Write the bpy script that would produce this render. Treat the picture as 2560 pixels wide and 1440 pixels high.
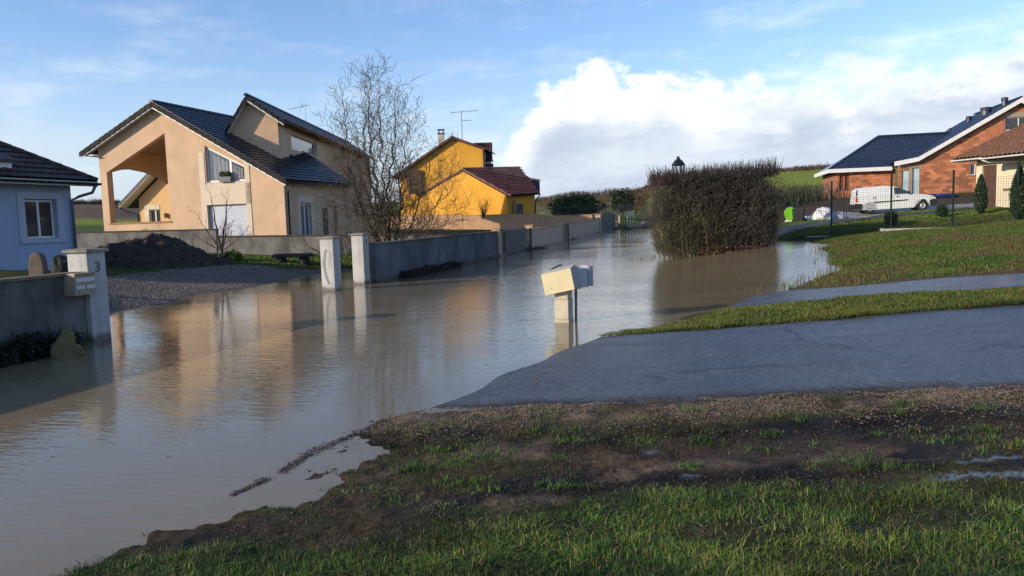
import bpy, bmesh, math, random
import numpy as np
from mathutils import Vector, Matrix, noise as mnoise
R_ = math.radians
random.seed(7); rng = np.random.default_rng(7)
scene = bpy.context.scene
for o in list(bpy.data.objects): bpy.data.objects.remove(o)
COL = scene.collection

# ------------------------------------------------------------------ camera
PITCH, ROLL, EYE = R_(5.26), R_(1.78), 1.95
fw = Vector((0, math.cos(PITCH), -math.sin(PITCH))); up0 = Vector((0, math.sin(PITCH), math.cos(PITCH))); r0 = Vector((1, 0, 0))
cr = math.cos(ROLL) * r0 - math.sin(ROLL) * up0; cu = math.sin(ROLL) * r0 + math.cos(ROLL) * up0
cam = bpy.data.cameras.new('camera'); camo = bpy.data.objects.new('camera', cam); COL.objects.link(camo)
cam.sensor_width = 36; cam.lens = 36 * 1900 / 2560; cam.clip_start = 0.05; cam.clip_end = 8000
camo.matrix_world = Matrix(((cr.x, cu.x, -fw.x, 0), (cr.y, cu.y, -fw.y, 0), (cr.z, cu.z, -fw.z, EYE), (0, 0, 0, 1)))
scene.camera = camo

# ------------------------------------------------------------------ node helpers
class N:
    def __init__(s, tree): s.t = tree
    def n(s, typ, **kw):
        nd = s.t.nodes.new(typ)
        for k, v in kw.items():
            if k.startswith('i_'):
                nd.inputs[int(k[2:]) if k[2:].isdigit() else k[2:].replace('_', ' ')].default_value = v
            else: setattr(nd, k, v)
        return nd
    def l(s, a, b): s.t.links.new(a, b)
    def val(s, sock, v):
        if isinstance(v, (int, float)): sock.default_value = v
        elif isinstance(v, (tuple, list)): sock.default_value = v if len(v) == len(sock.default_value) else (*v, 1)
        else: s.l(v, sock)
    def math(s, op, a, b=0.0, c=0.0, clamp=False):
        nd = s.n('ShaderNodeMath', operation=op); nd.use_clamp = clamp
        s.val(nd.inputs[0], a); s.val(nd.inputs[1], b); s.val(nd.inputs[2], c)
        return nd.outputs[0]
    def mix(s, f, a, b, blend='MIX'):
        nd = s.n('ShaderNodeMix', data_type='RGBA', blend_type=blend)
        s.val(nd.inputs[0], f); s.val(nd.inputs[6], a); s.val(nd.inputs[7], b)
        return nd.outputs[2]
    def sstep(s, v, lo, hi, a=0.0, b=1.0):
        nd = s.n('ShaderNodeMapRange', interpolation_type='SMOOTHSTEP')
        s.val(nd.inputs[0], v); s.val(nd.inputs[1], lo); s.val(nd.inputs[2], hi); s.val(nd.inputs[3], a); s.val(nd.inputs[4], b)
        return nd.outputs[0]
    def noise(s, vec, scale, detail=3.0, rough=0.55, dist=0.0):
        nd = s.n('ShaderNodeTexNoise'); nd.inputs['Scale'].default_value = scale
        nd.inputs['Detail'].default_value = detail; nd.inputs['Roughness'].default_value = rough
        nd.inputs['Distortion'].default_value = dist
        if vec is not None: s.l(vec, nd.inputs['Vector'])
        return nd.outputs[0]
    def mapping(s, vec, scale=(1, 1, 1), rot=(0, 0, 0), loc=(0, 0, 0)):
        nd = s.n('ShaderNodeMapping'); nd.inputs['Scale'].default_value = scale
        nd.inputs['Rotation'].default_value = rot; nd.inputs['Location'].default_value = loc
        s.l(vec, nd.inputs['Vector']); return nd.outputs[0]

# ------------------------------------------------------------------ world: low winter sun, blue sky, bank of cumulus
SUN_DIR = Vector((-0.90, -0.43, 0)).normalized(); SUN_EL = R_(17)
world = bpy.data.worlds.new('World'); scene.world = world; world.use_nodes = True
nt = world.node_tree; nt.nodes.clear(); w = N(nt)
sky = w.n('ShaderNodeTexSky', sky_type='NISHITA', sun_disc=False, sun_elevation=SUN_EL,
          sun_rotation=math.atan2(SUN_DIR.x, SUN_DIR.y), altitude=200, air_density=1.0, dust_density=0.6, ozone_density=1.6)
geo = w.n('ShaderNodeTexCoord'); d_ = geo.outputs['Generated']
sep = w.n('ShaderNodeSeparateXYZ'); w.l(d_, sep.inputs[0])
az = w.math('ARCTAN2', sep.outputs[0], sep.outputs[1]); el = w.math('ARCSINE', sep.outputs[2])
comb = w.n('ShaderNodeCombineXYZ'); w.l(az, comb.inputs[0]); w.l(w.math('MULTIPLY', el, 1.5), comb.inputs[1]); ae = comb.outputs[0]
# height of the cloud bank's top against azimuth (degrees / 60 -> 0..1)
fc = w.n('ShaderNodeFloatCurve'); cv = fc.mapping.curves[0]
w.l(w.math('MULTIPLY_ADD', az, 1 / (2 * math.pi), 0.5), fc.inputs['Value'])
def azp(deg): return deg / 360 + 0.5
prof = [(-180, 9), (-120, 6), (-60, 8), (-34, 8.5), (-28, 6.0), (-20, 3.2), (-12, 5.0), (-8, 6.0), (-4, 5.5), (-1, 5.2), (0.5, 5.8), (1.2, 7.2), (2.4, 9.4), (4.0, 10.6), (6.5, 11.0), (9, 9.8), (11, 10.4), (14, 9.9), (18, 9.4), (22, 10.2), (27, 9.6), (34, 10.2), (60, 11), (110, 8), (180, 9)]
cv.points[0].location = (0, prof[0][1] / 20); cv.points[1].location = (1, prof[-1][1] / 20)
for a_, e_ in prof[1:-1]: cv.points.new(azp(a_), e_ / 20)
fc.mapping.update()
top = w.math('MULTIPLY', fc.outputs[0], R_(20))
n1 = w.noise(ae, 11, 9, 0.62); n1b = w.noise(w.mapping(ae, loc=(0.016, -0.02, 0)), 11, 5, 0.6); n2 = w.noise(ae, 30, 7, 0.62); n3 = w.noise(w.mapping(ae, (1, 2.2, 1), loc=(3, 1, 0)), 6, 8, 0.62); n4 = w.noise(w.mapping(ae, (1, 1.6, 1), loc=(7, 4, 0)), 3.2, 7, 0.6)
bump = w.math('ADD', w.math('MULTIPLY_ADD', n1, 0.15, -0.075), w.math('MULTIPLY_ADD', n2, 0.04, -0.02))
depth_ = w.math('ADD', w.math('SUBTRACT', top, el), bump)            # > 0 inside the bank
right_ = w.sstep(az, R_(-4), R_(1.5)); far_r = w.sstep(az, R_(13), R_(24))   # firm heap in the middle, ragged scraps on either side
soft = w.math('ADD', w.math('MULTIPLY_ADD', right_, -0.075, 0.10), w.math('MULTIPLY', far_r, w.math('MULTIPLY_ADD', n4, 0.10, -0.02)))
mask = w.math('MULTIPLY', w.sstep(depth_, w.math('MULTIPLY', soft, -0.25), soft), w.math('MULTIPLY_ADD', right_, 0.32, 0.64))
wisp = w.math('MULTIPLY', w.sstep(n3, 0.46, 0.74), 0.5)
mask = w.math('MAXIMUM', mask, w.math('MULTIPLY', wisp, w.sstep(el, 0.42, 0.08)))
relief = w.math('MULTIPLY_ADD', w.math('SUBTRACT', n1, n1b), 3.2, 0.5, clamp=True)
lit = w.sstep(w.math('ADD', depth_, w.math('MULTIPLY_ADD', n4, -0.20, 0.10)), w.math('MULTIPLY_ADD', far_r, -0.015, 0.09), 0.0)
lit = w.math('MULTIPLY', lit, w.math('MULTIPLY_ADD', right_, 0.7, 0.3))
lit = w.math('MULTIPLY', lit, w.math('MULTIPLY_ADD', relief, 0.95, 0.4), clamp=True)
under = w.mix(w.sstep(n3, 0.35, 0.68), (2.9, 3.35, 4.05, 1), (4.1, 4.45, 4.95, 1))
ccol = w.mix(lit, under, (6.9, 6.8, 6.65, 1))
scol = w.mix(1.0, sky.outputs[0], (0.84, 0.94, 1.14, 1), 'MULTIPLY')
hz = w.sstep(el, 0.24, 0.0)
scol = w.mix(w.math('MULTIPLY', hz, 0.62), scol, (3.5, 3.95, 4.6, 1))
bg = w.n('ShaderNodeBackground'); bg.inputs[1].default_value = 0.13
w.l(w.mix(mask, scol, ccol), bg.inputs[0])
wo = w.n('ShaderNodeOutputWorld'); w.l(bg.outputs[0], wo.inputs[0])

sun = bpy.data.lights.new('sun', 'SUN'); sun.energy = 3.3; sun.angle = R_(0.55); sun.color = (1.0, 0.86, 0.66)
suno = bpy.data.objects.new('sun', sun); COL.objects.link(suno)
sd = Vector((SUN_DIR.x * math.cos(SUN_EL), SUN_DIR.y * math.cos(SUN_EL), math.sin(SUN_EL)))
suno.rotation_euler = sd.to_track_quat('Z', 'Y').to_euler(); suno.location = sd * 100
vs = scene.view_settings; vs.view_transform = 'Standard'; vs.look = 'None'; vs.exposure = 0.62; vs.gamma = 1.0; vs.use_curve_mapping = False

# ------------------------------------------------------------------ materials
MATS = {}
def mat(name, col, rough=0.8, var=0.25, scale=3.0, bump=0.3, bscale=30.0, col2=None, spec=0.3, metal=0.0, objvar=0.0, stain=0.0, streak=0.0, tide=0.0):
    """Procedural surface: two colours mixed by noise, fine grain, optional object-to-object variation, stains and vertical streaks."""
    if name in MATS: return MATS[name]
    m = bpy.data.materials.new(name); m.use_nodes = True; t = m.node_tree; b = t.nodes['Principled BSDF']; s = N(t)
    tc = s.n('ShaderNodeTexCoord').outputs['Object']
    n = s.noise(tc, scale, 5, 0.6)
    c2 = col2 if col2 else tuple(max(0, x * (1 - var)) for x in col)
    c = s.mix(s.sstep(n, 0.3, 0.7), (*col, 1), (*c2, 1))
    g = s.noise(tc, bscale, 3, 0.6)
    c = s.mix(0.5, c, s.mix(s.sstep(g, 0.25, 0.75), tuple([0.75] * 3 + [1]), tuple([1.2] * 3 + [1])), 'MULTIPLY') if var > 0 else c
    if stain:
        st = s.sstep(s.noise(s.mapping(tc, (1, 1, 0.45), loc=(5, 2, 0)), 1.1, 6, 0.65), 0.42, 0.68)
        c = s.mix(s.math('MULTIPLY', st, stain), c, tuple(x * 0.28 for x in col) + (1,))
    if streak:
        st = s.sstep(s.noise(s.mapping(tc, (5, 5, 0.35)), 1.0, 4, 0.6), 0.5, 0.75)
        c = s.mix(s.math('MULTIPLY', st, streak), c, tuple(x * 0.4 for x in col) + (1,))
    if tide:          # silt left by the flood just above the waterline
        ps = s.n('ShaderNodeNewGeometry').outputs['Position']; sz_ = s.n('ShaderNodeSeparateXYZ'); s.l(ps, sz_.inputs[0])
        td = s.sstep(s.math('ADD', sz_.outputs[2], s.math('MULTIPLY_ADD', s.noise(s.mapping(ps, (3, 3, .8)), 1, 5, .65), .34, -.17)), tide, tide * .25)
        c = s.mix(s.math('MULTIPLY', td, .75), c, (.085, .064, .042, 1))
    if objvar:
        oi = s.n('ShaderNodeObjectInfo').outputs['Random']
        c = s.mix(1.0, c, s.mix(oi, tuple([1 - objvar] * 3 + [1]), tuple([1 + objvar] * 3 + [1])), 'MULTIPLY')
    s.l(c, b.inputs['Base Color'])
    b.inputs['Roughness'].default_value = rough; b.inputs['Specular IOR Level'].default_value = spec; b.inputs['Metallic'].default_value = metal
    s.l(s.math('MULTIPLY_ADD', n, 0.15, rough - 0.075, clamp=True), b.inputs['Roughness'])
    if bump:
        bn = s.n('ShaderNodeBump'); bn.inputs['Strength'].default_value = bump; bn.inputs['Distance'].default_value = 0.02
        s.l(g, bn.inputs['Height']); s.l(bn.outputs[0], b.inputs['Normal'])
    MATS[name] = m; return m
def vcol_mat(name, rough=0.75, spec=0.2, trans=0.0, bump=0.0, bscale=20):
    if name in MATS: return MATS[name]
    m = bpy.data.materials.new(name); m.use_nodes = True; t = m.node_tree; b = t.nodes['Principled BSDF']; s = N(t)
    a = s.n('ShaderNodeAttribute', attribute_name='col')
    s.l(a.outputs['Color'], b.inputs['Base Color']); b.inputs['Roughness'].default_value = rough; b.inputs['Specular IOR Level'].default_value = spec
    MATS[name] = m; return m
def glass_mat(name, col=(0.03, 0.035, 0.04), rough=0.05):
    if name in MATS: return MATS[name]
    m = bpy.data.materials.new(name); m.use_nodes = True; b = m.node_tree.nodes['Principled BSDF']
    b.inputs['Base Color'].default_value = (*col, 1); b.inputs['Roughness'].default_value = rough; b.inputs['Specular IOR Level'].default_value = 0.7
    MATS[name] = m; return m

# ------------------------------------------------------------------ mesh helpers
class MB:
    def __init__(s): s.v = []; s.f = []
    def quad(s, *p):
        k = len(s.v); s.v += [tuple(q) for q in p]; s.f.append(tuple(range(k, k + len(p)))); return s
    def box(s, x0, x1, y0, y1, z0, z1):
        k = len(s.v); s.v += [(x, y, z) for z in (z0, z1) for x, y in ((x0, y0), (x1, y0), (x1, y1), (x0, y1))]
        s.f += [tuple(k + i for i in f) for f in ((0, 3, 2, 1), (4, 5, 6, 7), (0, 1, 5, 4), (1, 2, 6, 5), (2, 3, 7, 6), (3, 0, 4, 7))]; return s
    def hexa(s, p):           # 8 corners: bottom 4 ccw, top 4 ccw
        k = len(s.v); s.v += [tuple(q) for q in p]
        s.f += [tuple(k + i for i in f) for f in ((0, 3, 2, 1), (4, 5, 6, 7), (0, 1, 5, 4), (1, 2, 6, 5), (2, 3, 7, 6), (3, 0, 4, 7))]; return s
    def slab(s, poly, off):   # planar polygon given thickness by offset vector
        n = len(poly); k = len(s.v); o = Vector(off)
        s.v += [tuple(p) for p in poly] + [tuple(Vector(p) + o) for p in poly]
        s.f.append(tuple(range(k, k + n))); s.f.append(tuple(range(k + 2 * n - 1, k + n - 1, -1)))
        for i in range(n): j = (i + 1) % n; s.f.append((k + i, k + n + i, k + n + j, k + j))
        return s
    def tube(s, path, rad, sides=6, cap=True):
        path = [Vector(p) for p in path]; k0 = len(s.v)
        if not isinstance(rad, (list, tuple)): rad = [rad] * len(path)
        prev = None
        for i, p in enumerate(path):
            t = (path[min(i + 1, len(path) - 1)] - path[max(i - 1, 0)])
            t = t.normalized() if t.length > 1e-9 else Vector((0, 0, 1))
            a = prev - t * prev.dot(t) if prev is not None else t.orthogonal()
            if a.length < 1e-6: a = t.orthogonal()
            a.normalize(); prev = a; b = t.cross(a)
            for j in range(sides):
                an = 2 * math.pi * j / sides; s.v.append(tuple(p + (a * math.cos(an) + b * math.sin(an)) * rad[i]))
        for i in range(len(path) - 1):
            for j in range(sides):
                j2 = (j + 1) % sides; q = k0 + i * sides
                s.f.append((q + j, q + j2, q + sides + j2, q + sides + j))
        if cap:
            s.f.append(tuple(k0 + j for j in reversed(range(sides)))); q = k0 + (len(path) - 1) * sides; s.f.append(tuple(q + j for j in range(sides)))
        return s
    def lathe(s, prof, sides=16, c=(0, 0, 0)):
        k = len(s.v)
        for r, z in prof:
            for j in range(sides): an = 2 * math.pi * j / sides; s.v.append((c[0] + r * math.cos(an), c[1] + r * math.sin(an), c[2] + z))
        for i in range(len(prof) - 1):
            for j in range(sides): j2 = (j + 1) % sides; q = k + i * sides; s.f.append((q + j, q + j2, q + sides + j2, q + sides + j))
        s.f.append(tuple(k + j for j in reversed(range(sides)))); q = k + (len(prof) - 1) * sides; s.f.append(tuple(q + j for j in range(sides))); return s
    def mesh(s, name, smooth=False):
        me = bpy.data.meshes.new(name); me.from_pydata(s.v, [], s.f); me.update()
        if smooth: me.polygons.foreach_set('use_smooth', [True] * len(me.polygons))
        return me
    def build(s, name, m, parent=None, smooth=False, bevel=0.0):
        return link(name, s.mesh(name, smooth), m, parent, bevel)
def link(name, me, m, parent=None, bevel=0.0):
    if m is not None:
        me.materials.clear(); me.materials.append(m)
    o = bpy.data.objects.new(name, me); COL.objects.link(o)
    if parent is not None: o.parent = parent
    if bevel:
        b = o.modifiers.new('bevel', 'BEVEL'); b.width = bevel; b.segments = 2; b.limit_method = 'ANGLE'; b.angle_limit = R_(40)
    return o
def tag(o, label=None, cat=None, group=None, kind=None):
    if label: o['label'] = label
    if cat: o['category'] = cat
    if group: o['group'] = group
    if kind: o['kind'] = kind
    return o
def empty(name, loc, rz=0.0, label=None, cat=None, group=None):
    o = bpy.data.objects.new(name, None); COL.objects.link(o); o.location = loc; o.rotation_euler = (0, 0, rz); o.empty_display_size = 0.3
    return tag(o, label, cat, group)
def wall_mesh(outline, holes, th, name='wall'):
    """Wall in the local XZ plane with real openings, th thick towards +Y."""
    bm = bmesh.new(); es = []
    for loop in [outline] + holes:
        vs_ = [bm.verts.new((x, 0, z)) for x, z in loop]
        es += [bm.edges.new((vs_[i], vs_[(i + 1) % len(vs_)])) for i in range(len(vs_))]
    bmesh.ops.triangle_fill(bm, use_beauty=True, edges=es, normal=(0, -1, 0))
    r = bmesh.ops.extrude_face_region(bm, geom=bm.faces[:])
    bmesh.ops.translate(bm, vec=(0, th, 0), verts=[g for g in r['geom'] if isinstance(g, bmesh.types.BMVert)])
    bmesh.ops.recalc_face_normals(bm, faces=bm.faces[:])
    me = bpy.data.meshes.new(name); bm.to_mesh(me); bm.free(); return me
def rect(x0, x1, z0, z1): return [(x0, z0), (x1, z0), (x1, z1), (x0, z1)]
def in_poly(x, y, poly):
    c = False; j = len(poly) - 1
    for i in range(len(poly)):
        xi, yi = poly[i]; xj, yj = poly[j]
        if (yi > y) != (yj > y) and x < (xj - xi) * (y - yi) / (yj - yi) + xi: c = not c
        j = i
    return c
def np_mesh(name, verts, tris, m, parent=None, cols=None):
    me = bpy.data.meshes.new(name); nv, nf, k = len(verts), len(tris), tris.shape[1]
    me.vertices.add(nv); me.vertices.foreach_set('co', np.asarray(verts, np.float32).ravel())
    me.loops.add(nf * k); me.loops.foreach_set('vertex_index', np.asarray(tris, np.int32).ravel())
    me.polygons.add(nf); me.polygons.foreach_set('loop_start', np.arange(0, nf * k, k, dtype=np.int32))
    if cols is not None:
        a = me.color_attributes.new('col', 'FLOAT_COLOR', 'POINT'); c4 = np.ones((nv, 4), np.float32); c4[:, :cols.shape[1]] = cols
        a.data.foreach_set('color', c4.ravel())
    me.update(calc_edges=True); me.validate()
    return link(name, me, m, parent)
# 2-D value noise
_T = rng.random((256, 256))
def vnoise(x, y):
    x = np.asarray(x, float); y = np.asarray(y, float); xi = np.floor(x).astype(int); yi = np.floor(y).astype(int); fx = x - xi; fy = y - yi
    fx = fx * fx * (3 - 2 * fx); fy = fy * fy * (3 - 2 * fy); g = lambda a, b: _T[a & 255, b & 255]
    return (g(xi, yi) * (1 - fx) + g(xi + 1, yi) * fx) * (1 - fy) + (g(xi, yi + 1) * (1 - fx) + g(xi + 1, yi + 1) * fx) * fy
def fbm(x, y, o=4):
    s = 0; a = 0.5; t = 0
    for k in range(o): s = s + a * vnoise(x * 2 ** k + 17 * k, y * 2 ** k + 31 * k); t += a; a *= 0.55
    return s / t
def ss(v, a, b):
    t = np.clip((np.asarray(v, float) - a) / (b - a), 0, 1); return t * t * (3 - 2 * t)

# street frame: D runs up the street, Q to its right
SA = R_(14.6); D = Vector((math.sin(SA), math.cos(SA), 0)); Q = Vector((math.cos(SA), -math.sin(SA), 0)); RZ = -SA
W0 = Vector((-4.44, 24.07, 0))                     # street face of the walls at the second pillar
def street(s, t=0.0, z=0.0): return W0 + D * s + Q * t + Vector((0, 0, z))

# ------------------------------------------------------------------ terrain
def water_z(x, y):
    L = (x + 4.44) * Q.x + (y - 24.07) * Q.y
    z = 0.58 * ss(L, 7, 13.5) * ss(y, 16.5, 33) + 0.34 * ss(y, 42, 80)
    return z + np.clip(np.asarray(y, float) - 86, 0, 40) * 0.035
CP = [ # x, y, z control points of the ground
 # near shore
 (-2.6,4.1,0),(-2.45,4.55,0),(-1.95,5.15,0),(-1.45,5.5,0),(-1.1,6.0,0),(-1.15,6.7,-.005),(-1.0,7.6,0),(-.15,9.35,0),(.4,10.05,0),(.7,10.9,0),(1.5,12.15,0),(1.9,12.6,.0),(2.9,13.0,.02),(3.65,14.0,.05),
 # flooded bed
 (-4,3,-.2),(-4.5,5,-.22),(-3.2,6.5,-.16),(-2.1,7.2,-.06),(-3.4,9,-.22),(-1.4,9.6,-.14),(-1.5,12,-.24),(-5.5,9,-.25),(-6.2,12,-.2),(-8,14.5,-.3),(.4,12.6,-.12),(1.2,14.2,-.2),(-3,16,-.3),(2.2,17,-.25),(-6,19,-.28),(-1,22,-.3),(4,21,-.2),
 (-6,24,-.15),(-8,22,-.2),(-8.5,19,-.2),(-6.8,28,-.12),(1,28,-.25),(5,27,-.1),(8,26,.0),(0,36,-.25),(4,40,-.2),(6,48,-.2),(-2.5,32,-.2),(9.5,30,.1),(11,33,.35),(6,33,.0),
 (7.0,20,-.08),(9.3,22.5,.05),(10.3,26,.16),(11.8,30,.34),(12.2,32.6,.5),
 # bank under the camera
 (0,0,.35),(-3,0,.1),(4,0,.4),(-2,3,.1),(0,3.6,.2),(2.5,3.6,.26),(5,3.6,.34),(-.9,4.6,.1),(1,4.9,.16),(3,4.8,.22),(5,5,.3),(0,5.8,.1),(2,6,.15),(4.5,6,.24),(-.4,6.9,.05),(1.5,7.2,.09),(8,4,.4),
 # crossing road
 (.6,8.6,.03),(2.5,8,.13),(5,7.2,.21),(9,6.8,.4),(2.2,10.5,.09),(4,10,.18),(7,9.5,.32),(12,9,.55),(3.3,12.0,.1),(5.5,11.8,.24),(8,11.6,.39),(14,11,.7),
 # verge, footpath, lawn
 (4.4,13.6,.17),(6,13.3,.34),(8.6,12.7,.5),(4.9,14.9,.08),(6.2,15.4,.2),(9,14.3,.52),(15,13,.85),(6.6,16.9,.12),(7.7,17.4,.16),(10,16.2,.56),(7.6,19,.06),(8.2,18.2,.2),(9.0,20.5,.2),(9.8,19.5,.42),(10.2,23,.28),(10.8,25.8,.34),(11.8,28.5,.5),(12.7,31,.62),(12.3,24,.62),(14,20,.82),(16,24,.98),(15,29,.85),(20,29,1.25),(20,20,1.15),
 (12.95,33.2,.68),(13.9,33,.72),(16,32.4,.88),(18.5,31.8,.96),(21,31,1.22),(24,30,1.4),(30,28,1.6),
 (13,37,1.05),(15,40,1.3),(12.6,42,.95),(13.5,50,1.1),(19,38,1.45),(21,42,1.6),(24,38,1.78),(28,36,1.85),(21.2,47.5,1.46),(24.4,46.8,1.56),(20,44.3,1.25),(19,42,1.18),(23,44.3,1.45),(26,44,1.6),(30,46,1.9),(18,56,2.2),(28,66,2.75),(36,64,2.75),(44,64,3.0),(50,45,2.6),(20,75,2.2),(16,80,1.2),
 # left gardens
 (-9.85,18.3,.0),(-9.2,19.8,.0),(-8.95,23.5,.0),(-8.75,26.4,.0),(-8.35,30.1,.0),(-6.9,32.4,.0),(-9.6,16,-.02),(-9.2,14.2,.1),
 (-11,18,.5),(-11,21,.22),(-11.2,25,.2),(-10.5,29,.25),(-9,32,.3),(-7,33.6,.3),(-5,33.4,.3),(-3.2,33.4,.2),(-14.3,26.3,.32),(-12,31,.38),(-11,36,.45),(-14,33,.5),(-17,31,.6),(-20,37,.9),
 (-8.5,13.6,.5),(-9.2,11,.7),(-8.3,11.6,.45),(-8.9,9.5,.5),(-7.0,12.9,-.15),(-7.35,11.2,-.12),(-7.9,9.2,-.12),(-8.4,7,-.15),(-6.8,14.2,-.2),(-7.2,15,-.2),(-11,14,.8),(-12.5,18.5,.85),(-14,22,.85),(-16,18,.9),(-22,20,1.0),(-16,26,.8),(-24,30,1.0),
 (-6,36,.6),(-2.6,38.5,.45),(-5,45,.8),(0,48,.6),(-11,40,.9),(-10,50,.9),(-20,45,1.0),(-30,50,1.3),(3,60,.6),(7,74,.7),(-5,72,.9),(-5,85,1.0),(5,88,1.1),(10,92,.9),(-30,80,2.0),
 (13,93.5,.95),(16,98.5,1.35),(28,98,2.2),(10,108,1.8),(19,108,1.55),(40,95,4.0),(-50,60,2.5),(0,-20,1.2),(-20,-10,1),(20,-10,1.5),(30,10,1.6),(-25,5,1),(60,30,3.5),(60,70,4.5),
]
for _s in range(6, 70, 5):                        # drowned bed of the street, parallel to the walls
    for _t in (.6, 3.0, 6.0):
        _p = street(_s, _t); CP.append((_p.x, _p.y, float(water_z(_p.x, _p.y)) - (.12 if _t < 1 else .2)))
for _x, _y in ((14.5, 88), (17.5, 90), (17, 94), (20, 96.5), (23, 100), (26, 101.5)): CP.append((_x, _y, float(water_z(_x, _y)) - .15))
for _x, _y in ((5.2, 34), (7, 37), (8.5, 41), (9.5, 45), (10.5, 49.5), (11.5, 54), (13, 60), (14.8, 67), (9.0, 35.5), (10, 38.5)): CP.append((_x, _y, float(water_z(_x, _y)) - .14))
CP = np.array(CP, float)
def _solve():
    P = CP[:, :2]; n = len(P); r = np.sqrt(((P[:, None] - P[None]) ** 2).sum(-1) + 0.15)
    A = np.zeros((n + 3, n + 3)); A[:n, :n] = r - np.eye(n) * 0.05; A[:n, n] = 1; A[:n, n + 1:] = P; A[n, :n] = 1; A[n + 1:, :n] = P.T
    b = np.zeros(n + 3); b[:n] = CP[:, 2]; return np.linalg.solve(A, b)
_W = _solve()
def rbf(x, y):
    x = np.asarray(x, float).ravel(); y = np.asarray(y, float).ravel(); out = np.empty_like(x); n = len(CP)
    for i in range(0, len(x), 20000):
        X = x[i:i + 20000]; Y = y[i:i + 20000]
        r = np.sqrt((X[:, None] - CP[None, :, 0]) ** 2 + (Y[:, None] - CP[None, :, 1]) ** 2 + 0.15)
        out[i:i + 20000] = r @ _W[:n] + _W[n] + X * _W[n + 1] + Y * _W[n + 2]
    return out
HAZ = np.array([-180, -60, -40, -29, -26, -19, 0, 2.6, 6.8, 9.7, 14, 19.5, 23.1, 30, 45, 90, 180]); HZ = np.array([8, 10, 10.5, 10.3, 9.7, 9.2, 9.7, 9.9, 11, 12.0, 14.6, 16.6, 17.2, 18, 18, 12, 8])
def ground_z(x, y):
    x = np.atleast_1d(np.asarray(x, float)); y = np.atleast_1d(np.asarray(y, float)); sh = x.shape; x = x.ravel(); y = y.ravel()
    r = np.hypot(x, y); k = np.minimum(1, 95 / np.maximum(r, 1e-6)); z = rbf(x * k, y * k)
    zh = np.interp(np.degrees(np.arctan2(x, y)), HAZ, HZ); t = np.clip((r - 85) / 215, 0, 1); t = t * (0.6 + 0.4 * t)
    z = z * (1 - t) + zh * t + np.where(r > 300, (r - 300) * 0.004, 0)
    z = z + (fbm(x * 0.012, y * 0.012, 3) - 0.5) * 6 * ss(r, 110, 260)
    return z.reshape(sh)
def gz(x, y): return float(ground_z([x], [y])[0])
def rough_z(x, y, r):
    """Small lumps of the soil itself."""
    near = 1 - ss(r, 10, 40)
    return ((fbm(x * 1.7, y * 1.7, 4) - 0.5) * 0.09 + (fbm(x * 9, y * 9, 3) - 0.5) * 0.035) * near + (fbm(x * 0.7, y * 0.7, 3) - 0.5) * 0.05
ROAD_NEAR = np.array([(-6, 8.6), (-1.6, 7.9), (-.9, 7.72), (.5, 7.56), (2, 7.42), (4.9, 7.15), (9, 6.85), (22, 6.0)]); ROAD_FAR = np.array([(-6, 13), (1.2, 12.3), (1.46, 12.15), (3, 12.0), (5.5, 11.8), (8, 11.6), (14, 11.1), (22, 10.4)])
PATH_NEAR = np.array([(3.4, 15.4), (4.4, 14.45), (5.93, 13.75), (8.6, 12.85), (14, 11.9), (22, 10.9)]); PATH_FAR = np.array([(4.6, 20.2), (6.6, 18.4), (8.1, 16.2), (9.75, 14.75), (15, 13.6), (23, 12.5)])
def yl(line, x): return np.interp(x, line[:, 0], line[:, 1])
GRAVEL = [(-9.9, 15.5), (-5.9, 14.5), (-5.9, 33), (-9.0, 30.6), (-10.2, 31.2), (-11.8, 31.0), (-13.1, 28.8), (-14.4, 26.4), (-13.2, 22.5), (-10.8, 19.2)]
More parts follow.
